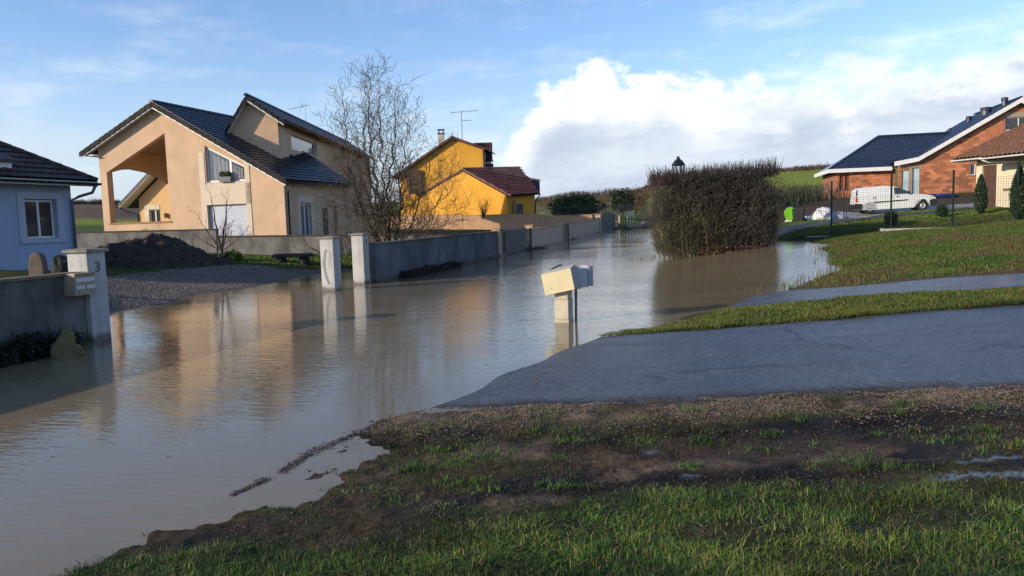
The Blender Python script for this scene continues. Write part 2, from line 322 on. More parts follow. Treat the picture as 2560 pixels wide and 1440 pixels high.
def ground_colour(x, y):
    r = np.hypot(x, y); az = np.degrees(np.arctan2(x, y)); n = len(x)
    a = fbm(x * .9, y * .9, 4); b = fbm(x * 3.1 + 9, y * 3.1, 4); c = fbm(x * .25 + 3, y * .25, 3)
    col = np.empty((n, 4)); mixc = lambda c0, c1, t: np.array(c0)[None] * (1 - t[:, None]) + np.array(c1)[None] * t[:, None]
    def put(mask_, colr, rough_): 
        t = np.clip(mask_, 0, 1)[:, None]; col[:, :3] = col[:, :3] * (1 - t) + colr * t; col[:, 3:] = col[:, 3:] * (1 - t) + rough_ * t
    col[:, :3] = mixc((.05, .07, .016), (.075, .066, .024), ss(a, .35, .7)); col[:, 3] = .9
    # dead brown thatch across the right-hand lawn and along the footpath
    lawn = ss(x, 6, 8) * ss(y, 15, 17) * (1 - ss(y, 33, 36)); d2 = (y - yl(PATH_FAR, x))
    put(lawn * ss(a + .5 * c, .72, .95) * .8, np.array((.105, .075, .036))[None], .9)
    put(ss(x, 6, 7) * (1 - ss(np.abs(d2 - .35) + (b - .5) * 1.2, .25, .75)) * (1 - ss(y, 22, 24)), mixc((.085, .05, .03), (.13, .085, .05), b), .9)
    # near bank: mud, gravel, moss
    yn = yl(ROAD_NEAR, x); dn = yn - y
    near = (1 - ss(r, 11, 13)) * (1 - ss(y - yn, -.05, .25)) * ss(x, -3.4, -2.6)
    soil = mixc((.011, .009, .008), (.058, .041, .028), ss(a + (b - .5) * .5, .40, .70))
    rough_ = (0.74 + .2 * ss(b, .3, .6))[:, None]
    put(near, soil, rough_)
    put(near * (1 - ss(dn + (a - .5) * 1.1, .35, .95)) * ss(dn, .04, .2), mixc((.18, .128, .088), (.08, .056, .038), ss(b, .4, .7)), .9)
    pale = ss(fbm(x * .8 + 40, y * 1.7 + 3, 4), .56, .68)
    put(near * pale * .9 * ss(fbm(x * 2.1, y * 3.3, 3), .2, .45), mixc((.19, .135, .095), (.09, .064, .045), b), .9)
    moss = ss(fbm(x * 1.1 + 70, y * 2.0, 4), .52, .64)
    put(near * moss * .45, mixc((.03, .036, .009), (.06, .05, .013), b), .9)
    put(near * (1 - ss(y + (a - .5) * 1.5 - .10 * np.sin(x * 1.3), 4.35, 4.8)), mixc((.03, .035, .012), (.045, .04, .02), b), .9)
    # shallow wet hollows that mirror the sky
    for (px, py, rx, ry) in ((3.0, 4.66, .5, .07), (3.25, 5.02, .35, .04), (1.15, 5.05, .12, .035), (1.1, 5.75, .2, .04)):
        e = ((x - px) / rx) ** 2 + ((y - py - .08 * (x - px)) / ry) ** 2 + (b - .5) * 2.4; put(near * (1 - ss(e, .5, 1.3)), np.array((.05, .042, .035))[None], .16)
    # building plot: bare brown soil
    plot = ss(y, 39, 41) * (1 - ss(y, 62, 70)) * ss(x, 10, 12) * (1 - ss(x, 30, 34)) * (1 - ss(r, 75, 85))
    put(plot, mixc((.12, .075, .05), (.075, .05, .035), a), .9)
    # fields
    far = ss(r, 85, 110); fld = mixc((.23, .26, .03), (.18, .21, .03), ss(c, .4, .6))
    put(far, fld, .9)
    put(far * (1 - ss(az, -20, -17)) * ss(fbm(x * .01, y * .02, 2), .42, .55), np.array((.16, .11, .07))[None], .9)
    put(far * ss(az, -3, 0) * (1 - ss(az, 12, 14)) * ss(r, 110, 120) * (1 - ss(r, 215, 240)) * ss(a + .3 * c, .45, .75), np.array((.13, .10, .05))[None], .9)
    lf = ss(-x, 22, 26) * ss(y, 40, 46) * (1 - far); put(lf, mixc((.07, .12, .025), (.1, .13, .03), a), .9)
    return col
def ground_material():
    m = bpy.data.materials.new('ground'); m.use_nodes = True; t = m.node_tree; b = t.nodes['Principled BSDF']; s = N(t)
    a = s.n('ShaderNodeAttribute', attribute_name='col'); pos = s.n('ShaderNodeNewGeometry').outputs['Position']
    n = s.noise(pos, 14, 6, 0.68); n2 = s.noise(pos, 70, 4, 0.6)
    k = s.math('MULTIPLY', s.sstep(n, 0.28, 0.72, 0.5, 1.45), s.sstep(n2, 0.25, 0.75, 0.55, 1.45))
    c = s.n('ShaderNodeMix', data_type='RGBA', blend_type='MULTIPLY'); c.inputs[0].default_value = 1
    s.l(a.outputs['Color'], c.inputs[6]); s.l(k, c.inputs[7]); s.l(c.outputs[2], b.inputs['Base Color'])
    s.l(a.outputs['Alpha'], b.inputs['Roughness']); s.l(s.math('MULTIPLY_ADD', a.outputs['Alpha'], -.55, .58, clamp=True), b.inputs['Specular IOR Level'])
    bn = s.n('ShaderNodeBump'); bn.inputs['Distance'].default_value = 0.03
    s.l(s.math('MULTIPLY', a.outputs['Alpha'], 0.9), bn.inputs['Strength'])
    s.l(s.math('ADD', n, s.math('MULTIPLY', n2, 0.4)), bn.inputs['Height']); s.l(bn.outputs[0], b.inputs['Normal'])
    return m
def build_ground():
    th = np.concatenate([np.linspace(-44, 44, 400), np.linspace(48, 312, 67)]); th = np.radians(th); nt_ = len(th)
    rr = [0.6]
    while rr[-1] < 34: rr.append(rr[-1] * 1.0145)
    while rr[-1] < 4500: rr.append(rr[-1] * 1.045)
    rr = np.array(rr); T, Rr = np.meshgrid(th, rr); x = (Rr * np.sin(T)).ravel(); y = (Rr * np.cos(T)).ravel()
    z = ground_z(x, y); yn = yl(ROAD_NEAR, x); yf = yl(ROAD_FAR, x)
    on = ss(y, yn - .25, yn + .05) * (1 - ss(y, yf - .05, yf + .25)) * (x > -7); on2 = ss(y, yl(PATH_NEAR, x) - .2, yl(PATH_NEAR, x)) * (1 - ss(y, yl(PATH_FAR, x), yl(PATH_FAR, x) + .2)) * (x > 3.5)
    z = z + rough_z(x, y, np.hypot(x, y)) * (1 - np.maximum(on, on2)) - .03 * np.maximum(on, on2)
    x = np.append(x, 0.); y = np.append(y, 0.); z = np.append(z, gz(0, 0)); c = ground_colour(x, y); nr = len(rr)
    i = np.arange(nr - 1)[:, None] * nt_; j = np.arange(nt_)[None]; j2 = (j + 1) % nt_
    q = np.stack([i + j, i + nt_ + j, i + nt_ + j2, i + j2], -1).reshape(-1, 4)
    tri = np.concatenate([q[:, [0, 1, 2]], q[:, [0, 2, 3]], np.stack([np.full(nt_, len(x) - 1), np.arange(nt_), (np.arange(nt_) + 1) % nt_], -1)])
    tri = tri[:, ::-1]
    o = np_mesh('ground', np.stack([x, y, z], -1), tri, ground_material(), cols=c); tag(o, kind='structure')
    o.data.polygons.foreach_set('use_smooth', [True] * len(o.data.polygons)); return o
build_ground()

def asphalt(name, c1, c2, rough, wet):
    m = bpy.data.materials.new(name); m.use_nodes = True; t = m.node_tree; b = t.nodes['Principled BSDF']; s = N(t)
    pos = s.n('ShaderNodeNewGeometry').outputs['Position']
    vo = s.n('ShaderNodeTexVoronoi'); vo.inputs['Scale'].default_value = 48; s.l(pos, vo.inputs['Vector'])
    chip = s.n('ShaderNodeSeparateColor'); s.l(vo.outputs['Color'], chip.inputs[0])
    n = s.noise(pos, 1.1, 5, 0.6); n2 = s.noise(pos, 45, 4, 0.6); n5 = s.noise(pos, 13, 6, .8); at = s.n('ShaderNodeAttribute', attribute_name='col'); es = s.n('ShaderNodeSeparateColor'); s.l(at.outputs['Color'], es.inputs[0])
    c = s.mix(s.sstep(n, .3, .7), (*c1, 1), (*c2, 1)); dry = s.sstep(s.noise(s.mapping(pos, (.35, 1.1, 1), (0, 0, R_(6))), 1, 5, .65), .38, .66); c = s.mix(1.0, c, s.mix(dry, (.74, .74, .76, 1), (1.22, 1.2, 1.17, 1)), 'MULTIPLY')
    c = s.mix(1.0, c, s.mix(chip.outputs[0], (.42, .42, .42, 1), (1.9, 1.87, 1.82, 1)), 'MULTIPLY')
    c = s.mix(1.0, c, s.mix(s.sstep(n5, .3, .7), (.62, .62, .62, 1), (1.4, 1.4, 1.4, 1)), 'MULTIPLY')
    cr_ = s.n('ShaderNodeTexVoronoi', feature='DISTANCE_TO_EDGE'); cr_.inputs['Scale'].default_value = .42; wv = s.n('ShaderNodeVectorMath', operation='ADD'); s.l(pos, wv.inputs[0]); nv = s.n('ShaderNodeTexNoise'); nv.inputs['Scale'].default_value = 1.6; nv.inputs['Detail'].default_value = 6; s.l(pos, nv.inputs['Vector']); s.l(nv.outputs['Color'], wv.inputs[1]); s.l(wv.outputs[0], cr_.inputs['Vector'])
    crack = s.math('MULTIPLY', s.sstep(cr_.outputs['Distance'], .026, .004), s.sstep(s.noise(pos, .5, 2), .44, .58))
    c = s.mix(s.math('MULTIPLY', crack, .8), c, (.012, .012, .012, 1))
    dirt = s.math('MULTIPLY', s.sstep(s.math('ADD', es.outputs[0], s.math('MULTIPLY_ADD', n5, .5, -.25)), .34, .0), s.sstep(s.noise(pos, 2.2, 4), .3, .6, .35, 1.))
    c = s.mix(s.math('MULTIPLY', dirt, .9), c, s.mix(n5, (.016, .013, .011, 1), (.055, .04, .03, 1)))
    s.l(c, b.inputs['Base Color']); b.inputs['Specular IOR Level'].default_value = 0.5
    s.l(s.math('ADD', s.sstep(dry, .0, 1., rough - wet, rough), s.math('ADD', s.math('MULTIPLY_ADD', n2, .1, -.05), s.math('MULTIPLY', dirt, .3))), b.inputs['Roughness'])
    bn = s.n('ShaderNodeBump'); bn.inputs['Strength'].default_value = .7; bn.inputs['Distance'].default_value = 0.014
    s.l(s.math('ADD', vo.outputs['Distance'], s.math('ADD', s.math('MULTIPLY', n2, .6), s.math('MULTIPLY', n5, .9))), bn.inputs['Height']); s.l(bn.outputs[0], b.inputs['Normal'])
    return m
def strip(name, near, far, x0, x1, nx, ny, dz, m, jit):
    x = np.linspace(x0, x1, nx); t = np.linspace(0, 1, ny); X = np.repeat(x[None], ny, 0)
    xf = np.interp(x, np.linspace(x0, x1, nx), np.interp(x, near[:, 0], np.linspace(far[0, 0], far[-1, 0], len(near)) if len(near) != len(far) else far[:, 0]))
    Yn = yl(near, x) + (fbm(x * 1.7, x * 0 + 1.3, 5) - .5) * jit * 2.2; Yf = yl(far, xf) + (fbm(x * 1.7, x * 0 + 8.3, 5) - .5) * jit * 2
    X = x[None] * (1 - t[:, None]) + xf[None] * t[:, None]; Y = Yn[None] * (1 - t[:, None]) + Yf[None] * t[:, None]
    xv = X.ravel(); yv = Y.ravel(); zv = ground_z(xv, yv) + dz + (fbm(xv * .8, yv * .8, 2) - .5) * .012
    edge = np.minimum(t, 1 - t); zv = zv - (np.repeat(edge[:, None], nx, 1).ravel() < 1e-6) * .04
    i = np.arange(ny - 1)[:, None] * nx; j = np.arange(nx - 1)[None]
    q = np.stack([i + j, i + j + 1, i + nx + j + 1, i + nx + j], -1).reshape(-1, 4)
    ed_ = (np.minimum(t, 1 - t)[:, None] * (Yf - Yn)[None]).ravel(); o = np_mesh(name, np.stack([xv, yv, zv], -1), q, m, None, np.repeat(ed_[:, None], 3, 1)); o.data.polygons.foreach_set('use_smooth', [True] * len(o.data.polygons))
    return tag(o, kind='structure')
strip('road', ROAD_NEAR, ROAD_FAR, -6, 22, 300, 60, .004, asphalt('asphalt', (.066, .071, .084), (.050, .054, .064), .5, .14), .13)
strip('footpath', PATH_NEAR, PATH_FAR, 3.4, 22, 200, 30, .004, asphalt('path_asphalt', (.08, .082, .087), (.062, .064, .068), .36, .18), .16)
# gravel drive behind the flood
def sheet_from_poly(name, poly, step, dz, m, jit=.3, zf=None):
    xs = [p[0] for p in poly]; ys = [p[1] for p in poly]; x = np.arange(min(xs) - .5, max(xs) + .5, step); y = np.arange(min(ys) - .5, max(ys) + .5, step)
    X, Y = np.meshgrid(x, y); jx = X + (fbm(X * 1.3, Y * 1.3, 3) - .5) * jit * 2; jy = Y + (fbm(X * 1.3 + 50, Y * 1.3, 3) - .5) * jit * 2
    ins = np.array([in_poly(a, b, poly) for a, b in zip(jx.ravel(), jy.ravel())]).reshape(X.shape)
    nx = len(x); Z = ground_z(X.ravel(), Y.ravel()) + dz + (fbm(X.ravel() * 5, Y.ravel() * 5, 3) - .5) * .05
    idx = np.arange(X.size).reshape(X.shape); f = []
    ok = ins[:-1, :-1] & ins[1:, :-1] & ins[:-1, 1:] & ins[1:, 1:]
    q = np.stack([idx[:-1, :-1], idx[:-1, 1:], idx[1:, 1:], idx[1:, :-1]], -1)[ok]
    use = np.unique(q); rm = np.full(X.size, -1); rm[use] = np.arange(len(use))
    return tag(np_mesh(name, np.stack([X.ravel(), Y.ravel(), Z], -1)[use], rm[q], m), kind='structure')
def gravel_mat():
    m = bpy.data.materials.new('gravel'); m.use_nodes = True; t = m.node_tree; b = t.nodes['Principled BSDF']; s = N(t)
    pos = s.n('ShaderNodeNewGeometry').outputs['Position']; vo = s.n('ShaderNodeTexVoronoi'); vo.inputs['Scale'].default_value = 22; s.l(pos, vo.inputs['Vector'])
    sp = s.n('ShaderNodeSeparateColor'); s.l(vo.outputs['Color'], sp.inputs[0]); n = s.noise(pos, .9, 4)
    c = s.mix(sp.outputs[0], (.10, .085, .075, 1), (.34, .28, .235, 1)); c = s.mix(s.sstep(n, .35, .7, 0, .6), c, (.30, .20, .14, 1))
    c = s.mix(s.sstep(vo.outputs['Distance'], .25, .55), c, (.05, .04, .035, 1)); s.l(c, b.inputs['Base Color']); b.inputs['Roughness'].default_value = .85
    bn = s.n('ShaderNodeBump'); bn.inputs['Strength'].default_value = 1; bn.inputs['Distance'].default_value = .03; bn.invert = True
    s.l(vo.outputs['Distance'], bn.inputs['Height']); s.l(bn.outputs[0], b.inputs['Normal']); return m
GM = gravel_mat(); sheet_from_poly('gravel_drive', GRAVEL, .16, .045, GM)
# asphalt walk and pale drive beyond the wire fence
sheet_from_poly('garden_walk', [(11.5, 36.2), (14, 37.6), (17, 38.4), (21, 38.6), (23.3, 38.2), (23.2, 37.2), (20, 37.5), (17, 37.0), (14, 35.6), (11.5, 34.4)], .2, .05, asphalt('walk_asphalt', (.06, .062, .07), (.05, .05, .055), .4, .15), .12)
sheet_from_poly('concrete_drive', [(11, 42.6), (15, 42.2), (19, 43.4), (26, 44.2), (32, 44), (32, 47.5), (26, 48.8), (19, 48.6), (15, 44.6), (11, 44.4)], .25, .05, mat('pale_concrete', (.36, .35, .34), .5, .3, 1.5), .15)

# ------------------------------------------------------------------ flood water
def water_mat():
    m = bpy.data.materials.new('flood_water'); m.use_nodes = True; t = m.node_tree; b = t.nodes['Principled BSDF']; s = N(t)
    pos = s.n('ShaderNodeNewGeometry').outputs['Position']
    mud = s.noise(s.mapping(pos, (.5, 1.0, 1), (0, 0, R_(25))), .35, 5, .6)
    s.l(s.mix(s.sstep(mud, .3, .7), (.23, .173, .098, 1), (.182, .139, .082, 1)), b.inputs['Base Color'])
    b.inputs['Roughness'].default_value = .035; b.inputs['IOR'].default_value = 1.33; b.inputs['Specular IOR Level'].default_value = .5
    rp = s.mapping(pos, (1, 1, 1), (0, 0, R_(14)))
    a = s.noise(s.mapping(rp, (3.2, 12, 1)), 1, 3, .5, .3); c = s.noise(s.mapping(rp, (.8, 2.2, 1)), 1, 3, .5, .6); e = s.noise(s.mapping(pos, (10, 16, 1), (0, 0, R_(-12))), 1, 2, .5)
    calm = s.sstep(s.noise(s.mapping(pos, (.10, .25, 1), loc=(2.3, 1.7, 0)), 1, 3, .5), .32, .68, .3, 1.0)
    sx = s.n('ShaderNodeSeparateXYZ'); s.l(pos, sx.inputs[0]); flow = s.math('MULTIPLY', s.sstep(s.math('SUBTRACT', sx.outputs[1], s.math('MULTIPLY', sx.outputs[0], 2.0)), 34, 14), s.sstep(sx.outputs[1], 10, 24)); calm = s.math('MULTIPLY_ADD', flow, .5, calm)
    hgt = s.math('ADD', s.math('MULTIPLY', a, .0060), s.math('ADD', s.math('MULTIPLY', c, .0052), s.math('MULTIPLY', e, .0009)))
    bn = s.n('ShaderNodeBump'); bn.inputs['Distance'].default_value = 1.0; s.l(calm, bn.inputs['Strength']); s.l(hgt, bn.inputs['Height']); s.l(bn.outputs[0], b.inputs['Normal'])
    return m
def build_water():
    x = np.arange(-14, 24.1, .5); y = np.concatenate([np.arange(1.0, 60, .5), np.arange(60, 122, 2)]); X, Y = np.meshgrid(x, y); nx = len(x)
    Z = water_z(X.ravel(), Y.ravel()); i = np.arange(len(y) - 1)[:, None] * nx; j = np.arange(nx - 1)[None]
    q = np.stack([i + j, i + j + 1, i + nx + j + 1, i + nx + j], -1).reshape(-1, 4); g = ground_z(X.ravel(), Y.ravel())
    keep = (g[q] - Z[q]).min(1) < .12; q = q[keep]; use = np.unique(q); rm = np.full(X.size, -1); rm[use] = np.arange(len(use))
    o = np_mesh('flood_water', np.stack([X.ravel(), Y.ravel(), Z], -1)[use], rm[q], water_mat()); o.data.polygons.foreach_set('use_smooth', [True] * len(o.data.polygons)); tag(o, kind='structure')
build_water()

# ------------------------------------------------------------------ grass
GRASS = vcol_mat('grass_blades', .6, .25)
def blades(name, x, y, h, wd, cols, z0=None, lean=.5, stuff=True, parent=None):
    n = len(x); z = (ground_z(x, y) + rough_z(x, y, np.hypot(x, y)) - .01) if z0 is None else z0
    an = rng.random(n) * 2 * np.pi; dx, dy = np.cos(an), np.sin(an); la = rng.random(n) * 2 * np.pi; L = (rng.random(n) ** 1.3) * lean * h
    lx, ly = np.cos(la) * L, np.sin(la) * L; V = np.empty((n, 5, 3))
    for k, (u, sd_, f) in enumerate(((0, -1, 1), (0, 1, 1), (.55, 1, .8), (.55, -1, .8), (1, 0, 0))):
        hh = h * u * np.maximum(.12, 1 - .24 * u * L / np.maximum(h, 1e-6)); V[:, k, 0] = x + dx * wd * sd_ * f * .5 + lx * u ** 1.8; V[:, k, 1] = y + dy * wd * sd_ * f * .5 + ly * u ** 1.8; V[:, k, 2] = z + hh
    b = np.arange(n)[:, None] * 5; tri = np.concatenate([b + np.array([[0, 1, 2]]), b + np.array([[0, 2, 3]]), b + np.array([[3, 2, 4]])])
    C = np.repeat(cols[:, None], 5, 1).copy()
    o = np_mesh(name, V.reshape(-1, 3), tri, GRASS, parent, C.reshape(-1, 3))
    if stuff: tag(o, kind='stuff')
    return o
def gcols(n, x, y, dry=.2):
    a = fbm(x * 1.6 + 5, y * 1.6, 3); t = np.clip(ss(a, .35, .7) * .7 + rng.random(n) * .5 - .1, 0, 1)[:, None]
    c = np.array((.048, .105, .014)) * (1 - t) + np.array((.115, .155, .022)) * t
    d = (rng.random(n) < dry)[:, None]; c = np.where(d, np.array((.22, .17, .07)) * (.6 + .6 * rng.random((n, 1))), c)
    return c * (.7 + .6 * rng.random((n, 1)))
def near_grass():
    n = 560000; y = 2.9 + rng.random(n) * 5.2; x = (rng.random(n) * 2 - 1) * .74 * y + .0
    z = ground_z(x, y); a = fbm(x * .9, y * .9, 4); t1 = fbm(x * 2.4 + 13, y * 3.4 + 7, 3); yn = yl(ROAD_NEAR, x)
    e = y + (a - .5) * 1.5 - .10 * np.sin(x * 1.3)
    bald = ss(fbm(x * .9 + 21, y * 1.5 + 4, 3), .60, .68)
    dens = (1 - ss(e, 4.15, 4.6)) * (1 - .93 * bald) * (.35 + .65 * ss(fbm(x * 3.3 + 2, y * 3.3, 3), .33, .55)) + ss(t1, .62, .72) * .55 * ss(e, 4.2, 4.7) * (1 - ss(y, 6.8, 7.4)) + ss(fbm(x * 1.1 + 70, y * 2.0, 4), .54, .64) * .10
    dens = dens * (y < yn - .03) * ss(z, -.045, .02)
    k = rng.random(n) < dens * .75; x, y, e, t1 = x[k], y[k], e[k], t1[k]; n = len(x)
    h = (.022 + .050 * rng.random(n) ** 1.6) * (1 - .35 * ss(e, 4.1, 4.7)) * (.45 + 1.1 * fbm(x * 2.6, y * 2.6, 3)); h = np.where(rng.random(n) < .025, h * 1.7, h)
    tag(blades('bank_grass', x, y, h, .0034 + .0028 * rng.random(n), gcols(n, x, y, .16) * (.45 + .75 * ss(fbm(x * 1.9 + 30, y * 2.3, 3), .3, .7))[:, None], lean=3.6), 'shaggy green grass and tufts on the near muddy bank', 'grass')
near_grass()
def strip_grass():
    # verge between road and footpath
    n = 160000; x = 1.4 + rng.random(n) * 9; y = 11.4 + rng.random(n) * 4; yf = yl(ROAD_FAR, x); yp = np.where(x < 3.9, yf + .25 + (x - 1.4) * .75, yl(PATH_NEAR, np.clip(x, 3.4, 22)))
    j = (fbm(x * 2, y * 2, 3) - .5) * .25; k = (y > yf + .02 + j) & (y < yp + j) & (ground_z(x, y) - water_z(x, y) > -.03); x, y = x[k], y[k]; n = len(x)
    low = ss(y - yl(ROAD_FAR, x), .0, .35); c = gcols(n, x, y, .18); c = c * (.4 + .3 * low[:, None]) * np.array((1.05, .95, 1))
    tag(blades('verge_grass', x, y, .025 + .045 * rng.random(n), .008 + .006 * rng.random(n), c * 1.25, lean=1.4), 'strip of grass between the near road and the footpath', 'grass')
    # right-hand lawn
    n = 330000; y = 15 + rng.random(n) ** .8 * 19; x = 6.5 + rng.random(n) * 18; k = (x < .72 * y) & (y > yl(PATH_FAR, x) + .35 + (fbm(x * 2, y * 2, 3) - .5) * .8); x, y = x[k], y[k]
    zz = ground_z(x, y) - water_z(x, y); k = zz > -.05 + rng.random(len(x)) * .09; x, y = x[k], y[k]; n = len(x)
    a = fbm(x * .9, y * .9, 4) + .5 * fbm(x * .25 + 3, y * .25, 3); dry = ss(a, .62, .84); c = gcols(n, x, y, .12); br = np.array((.15, .105, .045)) * (.7 + .6 * rng.random((n, 1))); pick = (rng.random(n) < dry * .72)[:, None]
    tag(blades('lawn_grass', x, y, .03 + .06 * rng.random(n), .012 + .01 * rng.random(n), np.where(pick, br, c) * np.array((.66, .74, .66)), lean=1.5), 'short patchy lawn sloping up from the flood on the right', 'grass')
    # rushes standing in the flood at the lawn's edge
    n = 9000; x = 5 + rng.random(n) * 8; y = 12 + rng.random(n) * 22; zz = ground_z(x, y) - water_z(x, y); k = (zz > -.12) & (zz < 0) & (fbm(x * 1.5, y * 1.5, 3) > .5) & (y > yl(PATH_FAR, x) - 1); x, y = x[k], y[k]; n = len(x)
    if n: tag(blades('drowned_grass', x, y, .14 + .12 * rng.random(n), .012 + .01 * rng.random(n), gcols(n, x, y, .5) * .6, lean=.7), 'thin grass stalks standing in the water beside the right lawn', 'grass')
    # left yard and garden beyond the wire fence
    n = 60000; x = -13.5 + rng.random(n) * 11; y = 27 + rng.random(n) * 9.5; k = np.array([not in_poly(a_, b_, GRAVEL) for a_, b_ in zip(x, y)]) & (ground_z(x, y) > .02) & (y < 33.6 - .26 * (x + 2)); x, y = x[k], y[k]; n = len(x)
    tag(blades('yard_grass', x, y, .05 + .1 * rng.random(n), .016 + .015 * rng.random(n), gcols(n, x, y, .1), lean=.8), 'dark green grass below the rear garden wall', 'grass')
    n = 70000; y = 33.3 + rng.random(n) * 9; x = 11.6 + rng.random(n) * 15; k = (x < .72 * y) & (ground_z(x, y) > water_z(x, y)); x, y = x[k], y[k]; n = len(x)
    tag(blades('garden_grass', x, y, .03 + .05 * rng.random(n), .02 + .015 * rng.random(n), gcols(n, x, y, .15), lean=.9), 'lawn behind the wire fence on the right', 'grass')
strip_grass()

# ------------------------------------------------------------------ shared surfaces
RENDER_TAN = mat('tan_render', (.50, .36, .24), .9, .12, 1.2, .25, 60, streak=.10)
ROOF_DARK = mat('dark_tile', (.035, .036, .042), .26, .3, 4, .2, 40, objvar=.3, spec=.5)
VERGE = mat('verge_tile_dark', (.032, .030, .032), .75, .3, 4, .3, 40, objvar=.25, spec=.15)
ROOF_BROWN = mat('brown_tile', (.07, .042, .036), .5, .3, 4, .2, 40, objvar=.3)
ROOF_TERRA = mat('terracotta_tile', (.27, .135, .085), .85, .4, 5, .3, 40, objvar=.25)
FELT = mat('roof_felt', (.02, .02, .022), .9, .2)
WHITE = mat('white_paint', (.72, .72, .70), .5, .1, 2, .08, 60)
DARKMETAL = mat('dark_metal', (.035, .04, .045), .4, .2, 5, .1)
ZINC = mat('zinc', (.30, .32, .34), .35, .2, 5, .1, metal=.6)
STONE_CAP = mat('stone_cap', (.36, .33, .27), .9, .4, 6, .5, 50, stain=.45)
OLDWALL = mat('old_render', (.19, .18, .17), .95, .35, 1.6, .5, 40, stain=.8, streak=.4, tide=.2)
GREYWALL = mat('grey_render', (.17, .175, .19), .95, .3, 1.4, .4, 45, stain=.65, streak=.5, tide=.2)
PILLAR = mat('pillar_render', (.54, .53, .50), .85, .18, 2.5, .3, 60, stain=.3, streak=.3, tide=.16)
GLASS = glass_mat('window_glass'); BARK = mat('bark', (.11, .085, .062), .9, .4, 8, .6, 50); BARK_DARK = mat('dark_bark', (.045, .035, .028), .9, .4, 8, .5)
CURTAIN = mat('curtain', (.55, .56, .56), .9, .25, 9, .1)

def tile_mesh(name, w, h, th, wave):
    """One interlocking tile: U across, V up the slope, N out; lower edge proud of the course below."""
    n = 5 if wave else 2; mb = MB(); U = [(-.5 + i / n) * w for i in range(n + 1)]
    f = (lambda u: wave * math.cos((u / w + .15) * 2 * math.pi)) if wave else (lambda u: .006 if abs(u) < .01 * w else 0.)
    for top_ in (0, 1):
        for u in U: mb.v.append((u, -.5 * h * 1.18, f(u) + th + .03 - (0 if top_ else th)))
        for u in U: mb.v.append((u, .5 * h, f(u) * .6 + (th if top_ else 0) - .012))
    k = n + 1
    for i in range(n):
        mb.f.append((2 * k + i, 2 * k + i + 1, 3 * k + i + 1, 3 * k + i)); mb.f.append((i, i + 1, 2 * k + i + 1, 2 * k + i))
    mb.f.append((0, 2 * k, 3 * k, k)); mb.f.append((n, k + n, 3 * k + n, 2 * k + n))
    return mb.mesh(name)
CAMLOC = Vector((0, 0, EYE))
def tile_field(parent, P, U, V, lu, lv, poly, w, h, th, wave, m, cap=300, stagger=0.0, name='roof_tile'):
    """Covers the slope spanned from P by U (length lu) and V (length lv); poly in (u, v) trims hips. Nearest tiles are objects, the rest one joined part."""
    U = Vector(U).normalized(); V = Vector(V).normalized(); P = Vector(P); Nn = U.cross(V); me = tile_mesh(name, w, h, th, wave); me.materials.append(m)
    mw = Matrix.Translation(parent.location) @ parent.rotation_euler.to_matrix().to_4x4(); lst = []
    for j in range(int(lv / h + .5)):
        for i in range(int(lu / w + .5)):
            u = (i + .5 + (stagger if j % 2 else 0)) * w; v = (j + .5) * h
            if poly and not in_poly(u, v, poly): continue
            lst.append((((mw @ (P + U * u + V * v)) - CAMLOC).length, P + U * u + V * v + Nn * .01))
    lst.sort(key=lambda a: a[0]); B = Matrix((U, V, Nn)).transposed()
    for d, p in lst[:cap]:
        o = bpy.data.objects.new(name, me); COL.objects.link(o); o.parent = parent
        J = Matrix.Rotation(random.gauss(0, .006), 3, 'Z') @ Matrix.Rotation(random.gauss(0, .008), 3, 'X')
        o.matrix_basis = Matrix.Translation(p) @ (B @ J).to_4x4()
    if lst[cap:]:
        mb = MB(); vs_ = [v.co.copy() for v in me.vertices]; fs = [tuple(p.vertices) for p in me.polygons]
        for d, p in lst[cap:]:
            k = len(mb.v); mb.v += [tuple(p + B @ v) for v in vs_]; mb.f += [tuple(k + a for a in f) for f in fs]
        tag(mb.build('roof_tiles', m, parent), kind='stuff')
def ridge_caps(parent, a, b, m, r=.11, step=.36, name='ridge_tile', drop=0):
    a = Vector(a); b = Vector(b); n = max(1, int((b - a).length / step)); t = (b - a).normalized()
    for i in range(n):
        p = a + t * (i * (b - a).length / n); mb = MB(); L = (b - a).length / n * 1.12; side = t.cross(Vector((0, 0, 1))).normalized(); upv = side.cross(t)
        for e, sc in ((0, 1.12), (L, .98)):
            for k in range(7):
                an = math.pi * k / 6; mb.v.append(tuple(p + t * e + side * math.cos(an) * r * sc * 1.2 + upv * (math.sin(an) * r * sc - .03)))
        for k in range(6): mb.f.append((k, k + 1, 8 + k, 7 + k))
        mb.f.append(tuple(range(7))); mb.f.append(tuple(range(13, 6, -1))); mb.build(name, m, parent)
def verge_tiles(parent, a, b, m, n, out, name='verge_tile'):
    """Angled barge tiles stepping down a gable edge from a to b; out = outward direction."""
    a = Vector(a); b = Vector(b); out = Vector(out); t = (b - a).normalized(); L = (b - a).length / n; nn = t.cross(out); nn = nn if nn.z > 0 else -nn
    for i in range(n):
        p = a + t * (L * i); mb = MB(); e0 = nn * .05; e1 = nn * .085
        for (s0, ee) in ((0, e0), (L * 1.1, e1)):
            q = p + t * s0; mb.v += [tuple(q + ee - out * .16), tuple(q + ee + out * .03), tuple(q + ee + out * .03 - Vector((0, 0, .24))), tuple(q + ee - out * .01 - Vector((0, 0, .24))), tuple(q + ee - out * .01 - nn * .04), tuple(q + ee - out * .16 - nn * .04)]
        for k in range(6): k2 = (k + 1) % 6; mb.f.append((k, k2, 6 + k2, 6 + k))
        mb.f.append(tuple(range(5, -1, -1))); mb.f.append(tuple(range(6, 12))); mb.build(name, m, parent)
